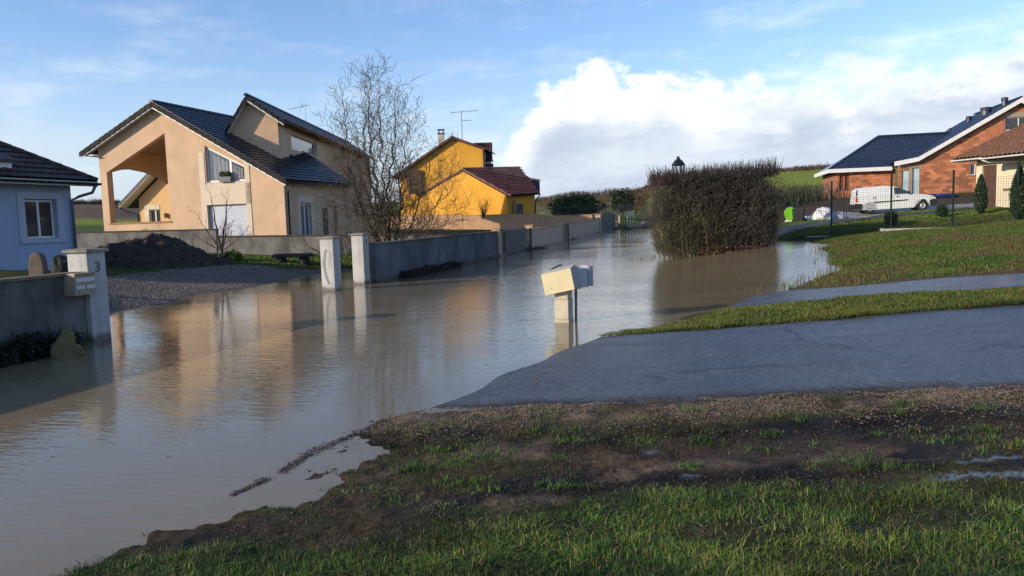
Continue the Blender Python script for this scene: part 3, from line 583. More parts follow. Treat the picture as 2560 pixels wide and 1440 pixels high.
def gutter(parent, a, b, m, r=.07, name='gutter'):
    a = Vector(a); b = Vector(b); t = (b - a).normalized(); side = t.cross(Vector((0, 0, 1))); mb = MB()
    for p in (a, b):
        for rr in (r, r * .85):
            for k in range(7): an = math.pi * k / 6; mb.v.append(tuple(p + side * math.cos(an) * rr - Vector((0, 0, math.sin(an) * rr))))
    for k in range(6): mb.f.append((k, k + 1, 15 + k, 14 + k)); mb.f.append((8 + k, 7 + k, 21 + k, 22 + k))
    for k in (0, 6): mb.f.append((k, 14 + k, 21 + k, 7 + k))
    return mb.build(name, m, parent)
def pipe(parent, path, m, r=.045, name='downpipe'): return MB().tube(path, r, 8).build(name, m, parent, True)
def window(parent, x0, x1, z0, z1, y, fm=WHITE, mull=1, depth=.07, fw_=.06, sill=True, glass=GLASS, name='window', sill_m=None, frame=None):
    """Casement set into an opening of a wall in the XZ plane: frame with pane, sill and mullions as sub-parts."""
    mb = MB(); mb.box(x0, x1, y, y + depth, z0, z0 + fw_).box(x0, x1, y, y + depth, z1 - fw_, z1).box(x0, x0 + fw_, y, y + depth, z0 + fw_, z1 - fw_).box(x1 - fw_, x1, y, y + depth, z0 + fw_, z1 - fw_)
    for k in range(mull):
        xm = x0 + (x1 - x0) * (k + 1) / (mull + 1); mb.box(xm - fw_ * .6, xm + fw_ * .6, y - .004, y + depth - .004, z0 + fw_, z1 - fw_)
    f = mb.build(name, fm, parent); n = mull + 1
    for k in range(n):
        a = x0 + (x1 - x0) * k / n + .01; b = x0 + (x1 - x0) * (k + 1) / n - .01
        MB().box(a, b, y + depth * .5, y + depth * .5 + .008, z0 + .01, z1 - .01).build('pane', glass, f)
    if sill: MB().box(x0 - .1, x1 + .1, y - .26, y + .02, z0 - .07, z0 - .004).build('sill', sill_m or STONE_CAP, f)
    return f
def soft_block(mb, x0, x1, y0, y1, z0, z1): mb.box(x0, x1, y0, y1, z0, z1)

# ------------------------------------------------------------------ ORANGE HOUSE (street aligned): origin front right corner, x right, y up the street
oh = empty('orange_house', (-11.6, 39.55, .5), RZ, 'large apricot rendered house with dark tiled gables and open covered terrace', 'house')
APX = mat('apricot_render', (.64, .44, .285), .9, .14, .7, .22, 70, streak=.16, stain=.10); PALE = mat('pale_render', (.66, .55, .42), .9, .08, 1.0, .2, 70)
B = -.5  # local z of world zero
ax, az_ = -7.3, 8.45 + B; WL = -11.3; zr = 4.25 + B; zl = az_ - (ax - WL) * .50; fl = .1
sr = (az_ - zr) / -ax
outline = [(WL, fl), (0, fl), (0, zr), (ax, az_), (WL, zl)]
arch = [(-10.85, 1.85), (-6.95, 1.85), (-6.95, 6.55), (-10.85, 4.62)]
win_up = [(-4.55, 3.82), (-2.25, 3.82), (-2.25, 4.62), (-4.55, 5.76)]
gar = rect(-4.6, -2.25, .3, 2.62)
link('front_wall', wall_mesh(outline, [arch, win_up, gar], .28), APX, oh)
MB().box(-4.62, -1.95, -.03, -.002, 2.63, 3.72).box(-4.95, -4.62, -.03, -.002, .1, 5.4).box(-2.24, -1.95, -.03, -.002, .1, 4.9).build('pale_panel', PALE, oh)
# side and rear walls
sw = link('side_wall', wall_mesh([(.3, fl), (7.4, fl), (7.4, zr - .05), (.3, zr - .05)], [rect(1.55, 2.65, .45, 2.62), rect(3.9, 5.7, .4, 2.45)], .25), APX, oh)
sw.rotation_euler = (0, 0, math.pi / 2); sw.location = (0, 0, 0)
tw_ = link('terrace_wall', wall_mesh([(.3, fl), (6.5, fl), (6.5, 6.4), (.3, 6.4)], [], .22), APX, oh); tw_.rotation_euler = (0, 0, math.pi / 2); tw_.location = (-6.72, 0, 0)
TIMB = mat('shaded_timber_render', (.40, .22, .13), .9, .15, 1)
# left side wall of the terrace: low parapet below, arched beam above (drawn in y-z, turned to run back)
sa = link('terrace_side_wall', wall_mesh([(.3, fl), (6.6, fl), (6.6, zl + .02), (.3, zl + .02)], [[(.62, 1.85), (6.3, 1.85), (6.3, 3.75), (5.6, 4.12), (4.6, 4.52), (3.4, 4.82), (2.2, 4.93), (1.3, 4.85), (.62, 4.68)]], .26), APX, oh); sa.rotation_euler = (0, 0, math.pi / 2); sa.location = (WL + .27, 0, 0)
tr = link('terrace_rear_wall', wall_mesh([(-8.2, fl), (-6.98, fl), (-6.98, 6.0), (-8.2, 5.6)], [], .2), APX, oh); tr.location = (0, 6.4, 0)
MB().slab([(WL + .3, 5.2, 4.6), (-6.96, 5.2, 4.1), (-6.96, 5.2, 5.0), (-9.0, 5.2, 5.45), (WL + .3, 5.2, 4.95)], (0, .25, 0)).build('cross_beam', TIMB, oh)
MB().box(WL + .28, -6.96, .285, 6.3, fl + .01, .5).build('terrace_floor', PALE, oh)
MB().box(-10.9, -6.9, -.05, .33, 1.78, 1.86).build('terrace_sill', mat('clay_sill', (.42, .20, .10), .8, .2), oh)
# terrace ceiling (boarded underside of the roof)
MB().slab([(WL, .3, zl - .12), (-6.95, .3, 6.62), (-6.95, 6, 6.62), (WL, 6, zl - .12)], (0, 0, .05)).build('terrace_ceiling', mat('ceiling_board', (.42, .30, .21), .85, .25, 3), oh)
# upper slanted window with curtains and planter
f = link('window', wall_mesh(win_up, [[(-4.45, 3.92), (-3.2, 3.92), (-3.2, 4.96), (-4.45, 5.58)], [(-3.06, 3.92), (-2.33, 3.92), (-2.33, 4.54), (-3.06, 4.88)]], .07), WHITE, oh); f.location = (0, .12, 0)
link('pane', wall_mesh([(-4.44, 3.93), (-3.21, 3.93), (-3.21, 4.95), (-4.44, 5.56)], [], .01), glass_mat('blue_glass', (.06, .09, .13)), f).location = (0, .03, 0)
link('pane', wall_mesh([(-3.05, 3.93), (-2.34, 3.93), (-2.34, 4.53), (-3.05, 4.87)], [], .01), GLASS, f).location = (0, .03, 0)
def curtain(x0, x1, z0, zt):
    mb = MB(); n = 40
    for i in range(n + 1):
        x = x0 + (x1 - x0) * i / n; y = .02 * math.sin(i * 1.9) - .012; mb.v += [(x, y, z0), (x, y, zt(x))]
    for i in range(n): mb.f.append((2 * i, 2 * i + 2, 2 * i + 3, 2 * i + 1))
    return mb
curtain(-4.15, -3.25, 3.95, lambda x: 4.86 + (-3.25 - x) * .5).build('curtain', CURTAIN, f)
curtain(-3.0, -2.4, 3.95, lambda x: 4.46 + (-2.4 - x) * .5).build('curtain', CURTAIN, f)
MB().box(-4.65, -2.15, -.12, .1, 3.72, 3.80).build('sill', PALE, f)
# garage roller shutter
mb = MB()
for k in range(24): z = .32 + k * .096; mb.box(-4.6, -2.25, .14 + .004 * (k % 2), .17, z, z + .088)
g_ = mb.build('garage_door', mat('white_shutter', (.52, .56, .64), .45, .06, 2, .05), oh)
MB().box(-4.6, -2.25, .13, .2, 2.56, 2.615).build('shutter_box', WHITE, g_)
# side window and door
fw2 = window(oh, 1.6, 2.6, .5, 2.58, .1, mull=1, sill=False, glass=glass_mat('sky_glass', (.10, .13, .17))); fw2.rotation_euler = (0, 0, math.pi / 2); fw2.location = (0, 0, 0)
MB().box(-.04, .012, 1.35, 2.85, 2.63, 2.98).box(-.04, .012, 1.25, 1.54, .1, 2.63).box(-.04, .012, 2.66, 2.95, .1, 2.63).build('window_surround', PALE, oh)
dr = MB().box(-.22, -.14, 3.95, 4.8, .4, 2.35).build('door', mat('dark_door', (.03, .032, .04), .4, .2), oh); MB().box(-.13, -.10, 4.66, 4.70, 1.3, 1.45).build('handle', ZINC, dr)
mb = MB(); pts = [(math.cos(math.pi * k / 10) * .95 + 4.8, 2.42 + math.sin(math.pi * k / 10) * .42) for k in range(11)]
for k in range(10):
    (y0, z0), (y1, z1) = pts[k], pts[k + 1]; mb.hexa([(-.02, y0, z0), (.05, y0, z0), (.05, y1, z1), (-.02, y1, z1), (-.02, y0, z0 + .14), (.05, y0, z0 + .14), (.05, y1, z1 + .14), (-.02, y1, z1 + .14)])
mb.build('door_arch', PALE, oh)
# roof slabs: right slope, left slope
ov = .45; ed = .45
def roof_pt(x, y, extra=.12): return (x, y, (az_ - abs(x - ax) * (sr if x > ax else .5)) + extra)
xr = .35; xl = WL - .75
rs = MB().slab([roof_pt(xr, -ov), roof_pt(xr, 7.6), roof_pt(ax, 9.6), roof_pt(ax, -ov)], (0, 0, .08)).build('roof_slope', FELT, oh)
MB().slab([roof_pt(ax, -ov), roof_pt(ax, 6.4), roof_pt(xl, 6.4), roof_pt(xl, -ov)], (0, 0, .08)).build('roof_slope', FELT, oh)
up_r = Vector((ax - xr, 0, sr * (xr - ax))); tile_field(oh, Vector(roof_pt(xr, -ov)) + Vector((0, 0, .1)), (0, 1, 0), up_r, 10, up_r.length, [(0, 0), (8.05, 0), (10.05, up_r.length), (0, up_r.length)], .31, .37, .022, .018, ROOF_DARK)
up_l = Vector((ax - xl, 0, .5 * (ax - xl))); tile_field(oh, Vector(roof_pt(xl, 6.4)) + Vector((0, 0, .1)), (0, -1, 0), up_l, 6.8, up_l.length, None, .31, .37, .022, .018, ROOF_DARK, cap=0)
ridge_caps(oh, roof_pt(ax, -ov, .26), roof_pt(ax, 9.4, .26), ROOF_DARK)
verge_tiles(oh, roof_pt(ax, -ov, .12), roof_pt(xr, -ov, .12), VERGE, 21, (0, -1, 0)); verge_tiles(oh, roof_pt(ax, -ov, .12), roof_pt(xl, -ov, .12), VERGE, 14, (0, -1, 0))
MB().hexa([(*roof_pt(ax, -ov + .02, -.12),), (*roof_pt(xr, -ov + .02, -.12),), (*roof_pt(xr, -ov + .06, -.12),), (*roof_pt(ax, -ov + .06, -.12),), (*roof_pt(ax, -ov + .02, .1),), (*roof_pt(xr, -ov + .02, .1),), (*roof_pt(xr, -ov + .06, .1),), (*roof_pt(ax, -ov + .06, .1),)]).build('barge_board', WHITE, oh)
MB().hexa([(*roof_pt(xl, -ov + .02, -.12),), (*roof_pt(ax, -ov + .02, -.12),), (*roof_pt(ax, -ov + .06, -.12),), (*roof_pt(xl, -ov + .06, -.12),), (*roof_pt(xl, -ov + .02, .1),), (*roof_pt(ax, -ov + .02, .1),), (*roof_pt(ax, -ov + .06, .1),), (*roof_pt(xl, -ov + .06, .1),)]).build('barge_board', WHITE, oh)
MB().slab([roof_pt(xl, -ov + .07, -.02), roof_pt(ax, -ov + .07, -.02), roof_pt(ax, -.002, -.02), roof_pt(xl, -.002, -.02)], (0, 0, .03)).build('soffit', WHITE, oh)
MB().slab([(xl + .05, -ov + .1, zl - .4), (WL - .003, -ov + .1, zl - .4), (WL - .003, 6, zl - .4), (xl + .05, 6, zl - .4)], (0, 0, .03)).build('eave_box', WHITE, oh)
gutter(oh, (xr + .08, -ov, zr - .12), (xr + .08, 7.6, zr - .12), DARKMETAL)
pipe(oh, [(xr + .08, .2, zr - .2), (xr - .05, .2, zr - .4), (.1, .2, zr - .62), (.1, .2, .1)], DARKMETAL)
# snow guard bar on the roof
mb = MB(); a_ = Vector(roof_pt(-4.0, 3.4, .3)); b_ = Vector(roof_pt(-2.2, 5.4, .34)); mb.tube([a_, b_], .06, 6).build('roof_valley_bar', ROOF_DARK, oh)
# planter on the window sill
pl = empty('window_planter', Vector((-11.6, 39.55, .5)) + Vector((Q * -3.35 + D * -.06)) + Vector((0, 0, 3.80)), RZ, 'grey planter with two clipped green balls on the upper sill of the apricot house', 'planter')
MB().hexa([(-.33, -.1, 0), (.33, -.1, 0), (.33, .08, 0), (-.33, .08, 0), (-.37, -.12, .27), (.37, -.12, .27), (.37, .1, .27), (-.37, .1, .27)]).build('trough', mat('grey_trough', (.2, .21, .22), .7), pl)
LEAF = vcol_mat('leaves', .55, .3)
def leaf_cloud(name, pts, size, cols, parent=None, flat=.0, kind=None):
    n = len(pts); a = rng.normal(size=(n, 3)); a /= np.linalg.norm(a, axis=1)[:, None]; b = np.cross(a, rng.normal(size=(n, 3))); b /= np.linalg.norm(b, axis=1)[:, None]
    s = (size * (.6 + .8 * rng.random(n)))[:, None] if np.ndim(size) == 0 else size[:, None]
    V = np.stack([pts - a * s, pts + b * s * .42, pts + a * s, pts - b * s * .42], 1).reshape(-1, 3); k = np.arange(n)[:, None] * 4
    q = k + np.array([[0, 1, 2, 3]]); o = np_mesh(name, V, q, LEAF, parent, np.repeat(cols, 4, 0)); 
    if kind: tag(o, kind=kind)
    return o
def ball_pts(n, c, r, inner=.55):
    d = rng.normal(size=(n, 3)); d /= np.linalg.norm(d, axis=1)[:, None]; return np.array(c) + d * (np.array(r) * (inner + (1 - inner) * rng.random((n, 1)) ** .5))
def greens(n, c0=(.03, .06, .015), c1=(.09, .13, .03)): t = rng.random((n, 1)); return np.array(c0) * (1 - t) + np.array(c1) * t
for sx in (-.17, .17): leaf_cloud('clipped_ball', ball_pts(500, (sx, -.01, .40), .17), .035, greens(500), pl)
# tall rear block of the orange house (own orientation, ridge straight ahead)
P2 = Vector((-12.75, 43.0, 0)); ang2 = 0.0
loc2 = oh.rotation_euler.to_matrix().inverted() @ (P2 - Vector((-11.6, 39.55, .5)))
def sub(o): o.parent = oh; o.location = loc2; o.rotation_euler = (0, 0, SA + ang2); return o
ze = 7.9; zp = 8.95; xa = -1.5; LEN = 28
sub(link('upper_gable_wall', wall_mesh([(-3.0, 4.5), (0, 4.5), (0, ze), (xa, zp - .1), (-3.0, zp - .1 - 1.5 * 1.3)], [], .25), APX))
ws = sub(link('upper_side_wall', wall_mesh([(.26, .3), (LEN, .3), (LEN, ze), (.26, ze)], [rect(2.5, 8.4, 6.42, 7.28), rect(9.2, 10.2, 4.2, 5.6), rect(9.4, 10.4, .8, 2.8), rect(13.8, 14.8, .8, 2.8), rect(14, 15, 4.2, 5.6)], .25), APX)); ws.rotation_euler = (0, 0, SA + math.pi / 2)
for (a, b, c, d) in ((2.5, 8.4, 6.42, 7.28), (9.2, 10.2, 4.2, 5.6), (9.4, 10.4, .8, 2.8), (13.8, 14.8, .8, 2.8), (14, 15, 4.2, 5.6)):
    f = window(oh, a, b, c, d, .12, mull=0 if b - a > 2 or b - a < 1.1 else 1, sill=False, glass=glass_mat('sky_glass')); sub(f); f.rotation_euler = (0, 0, SA + math.pi / 2)
sl = (zp - ze) / -xa
def rp2(x, y, e=.0): return (x, y, zp + .05 - (x - xa) * sl + e if x > xa else zp + .05 - (xa - x) * 1.5 + e)
sub(MB().slab([rp2(.45, -.5), rp2(.45, LEN + .4), rp2(xa, LEN - 1.2), rp2(xa, -.5)], (0, 0, .08)).build('upper_roof_slope', FELT))
sub(MB().slab([rp2(xa, -.5), rp2(xa, LEN), rp2(-3.2, LEN), rp2(-3.2, -.5)], (0, 0, .08)).build('upper_roof_slope', FELT))
hold = empty('hold', P2, 0)
uv = Vector((xa - .45, 0, (.45 - xa) * sl)); tile_field(hold, Vector(rp2(.45, -.5)) + Vector((0, 0, .1)), (0, 1, 0), uv, LEN + .9, uv.length, [(0, 0), (LEN + .9, 0), (LEN - .7, uv.length), (0, uv.length)], .31, .37, .022, .018, ROOF_DARK, cap=160)
verge_tiles(hold, rp2(xa, -.5, .02), rp2(.45, -.5, .02), VERGE, 6, (0, -1, 0)); verge_tiles(hold, rp2(xa, -.5, .02), rp2(-3.1, -.5, .02), VERGE, 7, (0, -1, 0)); ridge_caps(hold, rp2(xa, -.5, .14), rp2(xa, LEN - 1.2, .14), ROOF_DARK)
MB().hexa([rp2(xa, -.48, -.22), rp2(.45, -.48, -.22), rp2(.45, -.44, -.22), rp2(xa, -.44, -.22), rp2(xa, -.48, -.02), rp2(.45, -.48, -.02), rp2(.45, -.44, -.02), rp2(xa, -.44, -.02)]).build('barge_board', WHITE, hold)
MB().slab([rp2(-3.1, -.42, -.08), rp2(xa, -.42, -.08), rp2(xa, -.01, -.08), rp2(-3.1, -.01, -.08)], (0, 0, .03)).build('soffit', WHITE, hold)
gutter(hold, (.52, -.5, ze - .25), (.52, LEN, ze - .25), DARKMETAL)
# aerial on the tall roof
mb = MB(); t0 = Vector((-.9, 9.5, 8.4)); mb.tube([t0, t0 + Vector((0, 0, 1.7))], .022, 6).tube([t0 + Vector((-1.1, 0, 1.35)), t0 + Vector((.25, 0, 1.6))], .016, 5)
for k in range(9): q_ = t0 + Vector((-1.05 + k * .15, 0, 1.36 + k * .028)); mb.tube([q_ - Vector((0, .18 + .01 * k, 0)), q_ + Vector((0, .18 + .01 * k, 0))], .008, 4)
mb.tube([t0 + Vector((-.15, 0, 1.35)), t0 + Vector((-.32, 0, 1.95))], .014, 4).tube([t0 + Vector((-.15, 0, 1.7)), t0 + Vector((-.38, 0, 1.15))], .014, 4); mb.build('aerial', ZINC, hold)
for o in list(hold.children):
    mbs = o.matrix_basis.copy(); o.parent = oh; o.matrix_basis = Matrix.Translation(loc2) @ Matrix.Rotation(SA, 4, 'Z') @ mbs
bpy.data.objects.remove(hold)
# low wing seen through the terrace
wy = 8.0; wing = [(-15.7, fl), (-9.5, fl), (-9.5, 7.6), (-10.4, 7.6), (-15.7, 3.5)]
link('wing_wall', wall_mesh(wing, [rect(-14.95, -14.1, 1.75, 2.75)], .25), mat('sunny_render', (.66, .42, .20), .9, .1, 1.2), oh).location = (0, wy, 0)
fwn = window(oh, -14.95, -14.1, 1.75, 2.75, wy + .1, mull=1); MB().box(-15.3, -14.95, wy - .03, wy - .002, .6, 3.05).box(-14.95, -14.1, wy - .03, wy - .002, 2.75, 3.05).build('window_surround', mat('cream_band', (.66, .60, .45), .9), oh)
MB().slab([(-16.7, wy - .8, 2.95), (-10.3, wy - .8, 8.05), (-10.3, wy + 5, 8.05), (-16.7, wy + 5, 2.95)], (0, 0, .2)).build('wing_roof', ROOF_DARK, oh)
MB().slab([(-16.65, wy - .78, 2.92), (-10.3, wy - .78, 7.98), (-10.3, wy - .02, 7.98), (-16.65, wy - .02, 2.92)], (0, 0, .03)).build('wing_soffit', WHITE, oh)
gutter(oh, (-16.8, wy - .8, 3.0), (-16.8, wy + 5, 3.0), DARKMETAL, .09); pipe(oh, [(-16.75, wy - .6, 2.9), (-16.4, wy - .3, 2.65), (-15.8, wy - .06, 2.45), (-15.76, wy - .06, .1)], DARKMETAL, .05)
wl = MB().lathe([(.03, .34), (.13, .31), (.11, .05), (.03, 0)], 8, (-13.55, wy - .16, 2.15)).build('wall_lantern', mat('rust_lantern', (.25, .1, .05), .6), oh)
MB().tube([(-13.55, wy, 2.25), (-13.55, wy - .16, 2.2)], .015, 5).build('bracket', DARKMETAL, wl)

# ------------------------------------------------------------------ BLUE HOUSE: origin far street-side corner, x right, y up the street
bh = empty('blue_house', (-14.8, 25.9, .7), RZ, 'pale blue rendered house with dark brown hipped roof at the left edge', 'house')
BLUE = mat('blue_render', (.34, .42, .56), .9, .12, .8, .2, 70, streak=.15, stain=.08)
L_ = 4.2; ZB = 2.85
o = link('street_wall', wall_mesh([(-L_, 0), (0, 0), (0, ZB), (-L_, ZB)], [rect(-1.85, -.65, 1.06, 2.32)], .3), BLUE, bh); o.rotation_euler = (0, 0, math.pi / 2)
MB().box(-8, -.305, -.3, 0, 0, ZB).build('far_wall', BLUE, bh); MB().box(-8, -.305, -L_, -L_ + .3, 0, ZB).build('near_wall', BLUE, bh)
MB().box(-.02, .03, -2.12, -1.86, .95, 2.54).box(-.02, .03, -.64, -.38, .95, 2.54).box(-.02, .03, -1.86, -.64, 2.33, 2.54).box(-.02, .06, -2.12, -.38, .92, 1.05).build('window_surround', mat('pale_blue_band', (.42, .46, .54), .9, .08), bh)
fb = window(bh, -1.83, -.67, 1.07, 2.30, .12, mull=1, sill=False); fb.rotation_euler = (0, 0, math.pi / 2)
# hipped roof over x -8..0.6, y -L-.6..0.6
e0, e1, e2, e3 = (.62, -L_ - .6), (.62, .55), (-8.6, .55), (-8.6, -L_ - .6); sl_ = .62; rx0 = .62 - 4.6; rzp = ZB + .0 + 4.6 * sl_
ym = (-L_ - .6 + .55) / 2; hy = (.55 + L_ + .6) / 2; ex = .62 - hy; zt = ZB + hy * sl_
A_, B_, C_, D_ = [(p[0], p[1], ZB) for p in (e0, e1, e2, e3)]; T1 = (ex, ym, zt); T2 = (-8.6 + hy, ym, zt)
MB().slab([A_, B_, T1], (0, 0, .08)).build('roof_slope', FELT, bh); MB().slab([B_, C_, T2, T1], (0, 0, .08)).build('roof_slope', FELT, bh); MB().slab([A_, T1, T2, D_], (0, 0, .08)).build('roof_slope', FELT, bh)
hv = Vector((ex - .62, 0, zt - ZB)); tile_field(bh, (.62, -L_ - .6, ZB + .1), (0, 1, 0), hv, 2 * hy, hv.length, [(0, 0), (2 * hy, 0), (hy, hv.length)], .3, .34, .022, .016, ROOF_BROWN)
hv2 = Vector((0, hy, zt - ZB)); tile_field(bh, (-8.6, -L_ - .6, ZB + .1), (1, 0, 0), hv2, 9.2, hv2.length, [(0, 0), (9.2, 0), (9.2 - hy, hv2.length), (hy, hv2.length)], .3, .34, .022, .016, ROOF_BROWN, cap=0)
hv3 = Vector((0, -hy, zt - ZB)); tile_field(bh, (.62, .55, ZB + .1), (-1, 0, 0), hv3, 9.2, hv3.length, [(0, 0), (9.2, 0), (9.2 - hy, hv3.length), (hy, hv3.length)], .3, .34, .022, .016, ROOF_BROWN, cap=0)
ridge_caps(bh, (B_[0], B_[1], ZB + .12), (T1[0], T1[1], zt + .14), ROOF_BROWN, name='hip_tile'); ridge_caps(bh, (A_[0], A_[1], ZB + .12), (T1[0], T1[1], zt + .14), ROOF_BROWN, name='hip_tile')
MB().box(.02, .6, -L_ - .55, .5, ZB - .06, ZB - .03).build('soffit', WHITE, bh); MB().box(.6, .63, -L_ - .6, .55, ZB - .1, ZB + .06).build('fascia', WHITE, bh); gutter(bh, (.72, -L_ - .6, ZB + .02), (.72, .55, ZB + .02), DARKMETAL, .08)
pipe(bh, [(.72, .35, ZB - .05), (.6, .3, ZB - .3), (.25, .1, ZB - .42), (.1, -.08, ZB - .55), (.1, -.08, 0)], mat('blue_pipe', (.12, .15, .2), .4), .05)
# low dormer with white fascia
dm = MB().hexa([(.2, -4.9, 3.1), (.2, -2.35, 3.1), (-1.5, -2.35, 3.1), (-1.5, -4.9, 3.1), (.2, -4.9, 3.42), (.2, -2.35, 3.42), (-1.5, -2.35, 3.42), (-1.5, -4.9, 3.42)]).build('dormer', WHITE, bh)
MB().slab([(.32, -4.9, 3.42), (.32, -2.1, 3.42), (-1.6, -2.9, 4.3), (-1.6, -4.9, 4.3)], (0, 0, .07)).build('dormer_roof', ROOF_BROWN, dm)

# ------------------------------------------------------------------ street-side walls, pillars and gates (local frame: x right, y up the street)
COPING = mat('concrete_coping', (.17, .15, .13), .9, .35, 5, .4, stain=.4); COPING_TAN = mat('clay_coping', (.52, .30, .17), .85, .25, 4, .3)
def street_wall(name, s0, s1, h, th, m, label, cap=COPING, z0=-.35, t=0., h1=None, oh_=.05, panels=False):
    p = street(s0, t); e = empty(name, p, RZ, label, 'wall'); h1 = h if h1 is None else h1; L = s1 - s0
    MB().hexa([(-th, 0, z0), (0, 0, z0), (0, L, z0), (-th, L, z0), (-th, 0, h), (0, 0, h), (0, L, h1), (-th, L, h1)]).build('wall', m, e)
    MB().hexa([(-th - oh_, 0, h + .003), (oh_, 0, h + .003), (oh_, L, h1 + .003), (-th - oh_, L, h1 + .003), (-th - oh_, 0, h + .05), (oh_, 0, h + .05), (oh_, L, h1 + .05), (-th - oh_, L, h1 + .05)]).build('coping', cap, e)
    return e
def pillar(name, x, y, h, wdt, label, m=PILLAR, capm=STONE_CAP, z0=-.35, capw=.055, group=None):
    e = empty(name, (x, y, 0), RZ, label, 'pillar', group); a = wdt / 2
    MB().box(-a, a, -a, a, z0, h).build('shaft', m, e, bevel=.012); c = a + capw
    MB().hexa([(-c, -c, h + .002), (c, -c, h + .002), (c, c, h + .002), (-c, c, h + .002), (-c, -c, h + .05), (c, -c, h + .05), (c, c, h + .05), (-c, c, h + .05)]).hexa([(-c, -c, h + .052), (c, -c, h + .052), (c, c, h + .052), (-c, c, h + .052), (-.05, -.05, h + .075), (.05, -.05, h + .075), (.05, .05, h + .075), (-.05, .05, h + .075)]).build('cap', capm, e)
    return e
street_wall('garden_wall', -20, -11.2, 1.2, .22, OLDWALL, 'weathered grey rendered wall beside the number 3 pillar', cap=mat('clay_top', (.26, .19, .13), .9, .4, 5, .4, stain=.4), t=-.24)
p3 = pillar('gate_pillar', -7.55, 13.53, 1.58, .42, 'white rendered gate pillar bearing the number 3', capw=.05)
cu3 = bpy.data.curves.new('house_number', 'FONT'); cu3.body = '3'; cu3.size = .26; cu3.extrude = .008; cu3.align_x = 'CENTER'; cu3.align_y = 'CENTER'
t_ = bpy.data.objects.new('tmp', cu3); COL.objects.link(t_); bpy.context.view_layer.update(); me3 = bpy.data.meshes.new_from_object(t_); bpy.data.objects.remove(t_)
n3_ = link('house_number', me3, mat('brushed_metal', (.16, .155, .15), .5, .2), p3); n3_.rotation_euler = (math.pi / 2, 0, math.pi / 2); n3_.location = (.219, .01, 1.31)
# letter box bank on the wall
lb = empty('letter_box', street(-11.42, -.24, .86), RZ, 'beige metal letter box fixed to the wall beside the number 3 pillar', 'letter box'); BEIGE = mat('beige_metal', (.40, .33, .22), .5, .2, 4, .1)
MB().box(.003, .24, -.22, .22, 0, .38).build('case', BEIGE, lb, bevel=.01)
for (a, b, c, d) in ((-.20, .2, .23, .30), (-.2, -.02, .11, .17), (.02, .2, .11, .17)): MB().box(.243, .255, a, b, c, d).build('name_plate', mat('pale_plate', (.62, .62, .60), .5, .1), lb)
MB().box(.243, .25, -.22, .22, .33, .38).build('flap', mat('dark_beige', (.26, .21, .14), .5), lb)
for yy in (-.14, .14): MB().tube([(.24, yy, .06), (.262, yy, .06)], .012, 8).build('lock', ZINC, lb)
p1 = pillar('gate_pillar', -5.29, 22.28, 1.52, .42, 'white gate pillar with a thin black curved iron bar on its front')
mb = MB(); pa = [(-.02 - .10 * math.sin(math.pi * (.04 + .92 * k / 20)) + .07 * (1 - k / 20) * 0 + .06 * (k / 20) ** 2, -.235, 1.2 - 1.0 * k / 20) for k in range(21)]; mb.tube(pa, .009, 6).tube([pa[0], (-.02, -.2, 1.2)], .008, 5).build('iron_bar', DARKMETAL, p1)
mb = MB().tube([(.03 + .09 * math.sin(math.pi * k / 14), -.213, 1.2 - .45 * k / 14) for k in range(15)], .004, 4).build('scratch_bar', mat('grey_wire', (.4, .39, .37), .7), p1)
p2 = pillar('gate_pillar', -4.80, 24.27, 1.56, .40, 'white gate pillar with a small blue slot at the end of the dark wall')
MB().box(.203, .212, .0, .07, 1.27, 1.43).build('blue_plate', mat('blue_plate', (.03, .06, .14), .4), p2)
street_wall('street_wall', .42, 15.2, 1.24, .22, GREYWALL, 'long dark stained rendered wall standing in the flood', t=-.02, h1=1.27)
GATE = mat('slate_gate', (.055, .065, .085), .45, .15, 3, .08); TANW = mat('brown_render', (.60, .42, .30), .92, .15, 1.2, .3, 50, streak=.2, tide=.14)
def gate(name, s0, s1, h, n, label, z0=.02, slats=True):
    e = empty(name, street(s0, -.12, 0), RZ, label, 'gate'); L = s1 - s0
    for k in range(n):
        a = L * k / n + .04; b = L * (k + 1) / n - .04
        MB().box(-.03, .03, a, b, z0, h).build('leaf', GATE, e, bevel=.006); lf = e.children[-1]
        m_ = max(3, int((b - a) / .28))
        for i in range(m_): MB().box(.033, .045, a + (b - a) * i / m_ + .012, a + (b - a) * (i + 1) / m_ - .012, z0 + .08, h - .08).build('panel', GATE, lf)
        MB().tube([(.05, b - .1 if k % 2 == 0 else a + .1, .95), (.09, b - .1 if k % 2 == 0 else a + .1, .95)], .02, 6).build('handle', ZINC, lf)
    return e
def slat_screen(name, s0, s1, h, label, n=9):
    e = empty(name, street(s0, -.1, 0), RZ, label, 'screen'); L = s1 - s0
    for k in range(n): z = .1 + (h - .15) * k / n; MB().hexa([(-.02, 0, z), (.02, 0, z + .03), (.02, L, z + .03), (-.02, L, z), (-.02, 0, z + .10), (.02, 0, z + .13), (.02, L, z + .13), (-.02, L, z + .10)]).build('slat', DARKMETAL, e)
    for y in (0, L): MB().box(-.045, .045, y - .03, y + .03, 0, h).build('post', DARKMETAL, e)
    return e
q_ = street(15.55, -.2); pillar('wall_pillar', q_.x, q_.y, 1.38, .42, 'tan pillar at the far end of the dark stained wall', TANW, COPING_TAN)
slat_screen('slat_screen', 15.85, 16.7, 1.3, 'narrow dark slatted screen before the double slate gate')
gate('driveway_gate', 16.8, 21.6, 1.32, 2, 'slate grey double gate between two tan pillars')
slat_screen('slat_screen', 21.7, 22.8, 1.34, 'dark slatted screen behind the double slate gate')
q_ = street(23.1, -.2); pillar('wall_pillar', q_.x, q_.y, 1.44, .42, 'tan pillar with clay cap right of the double slate gate', TANW, COPING_TAN)
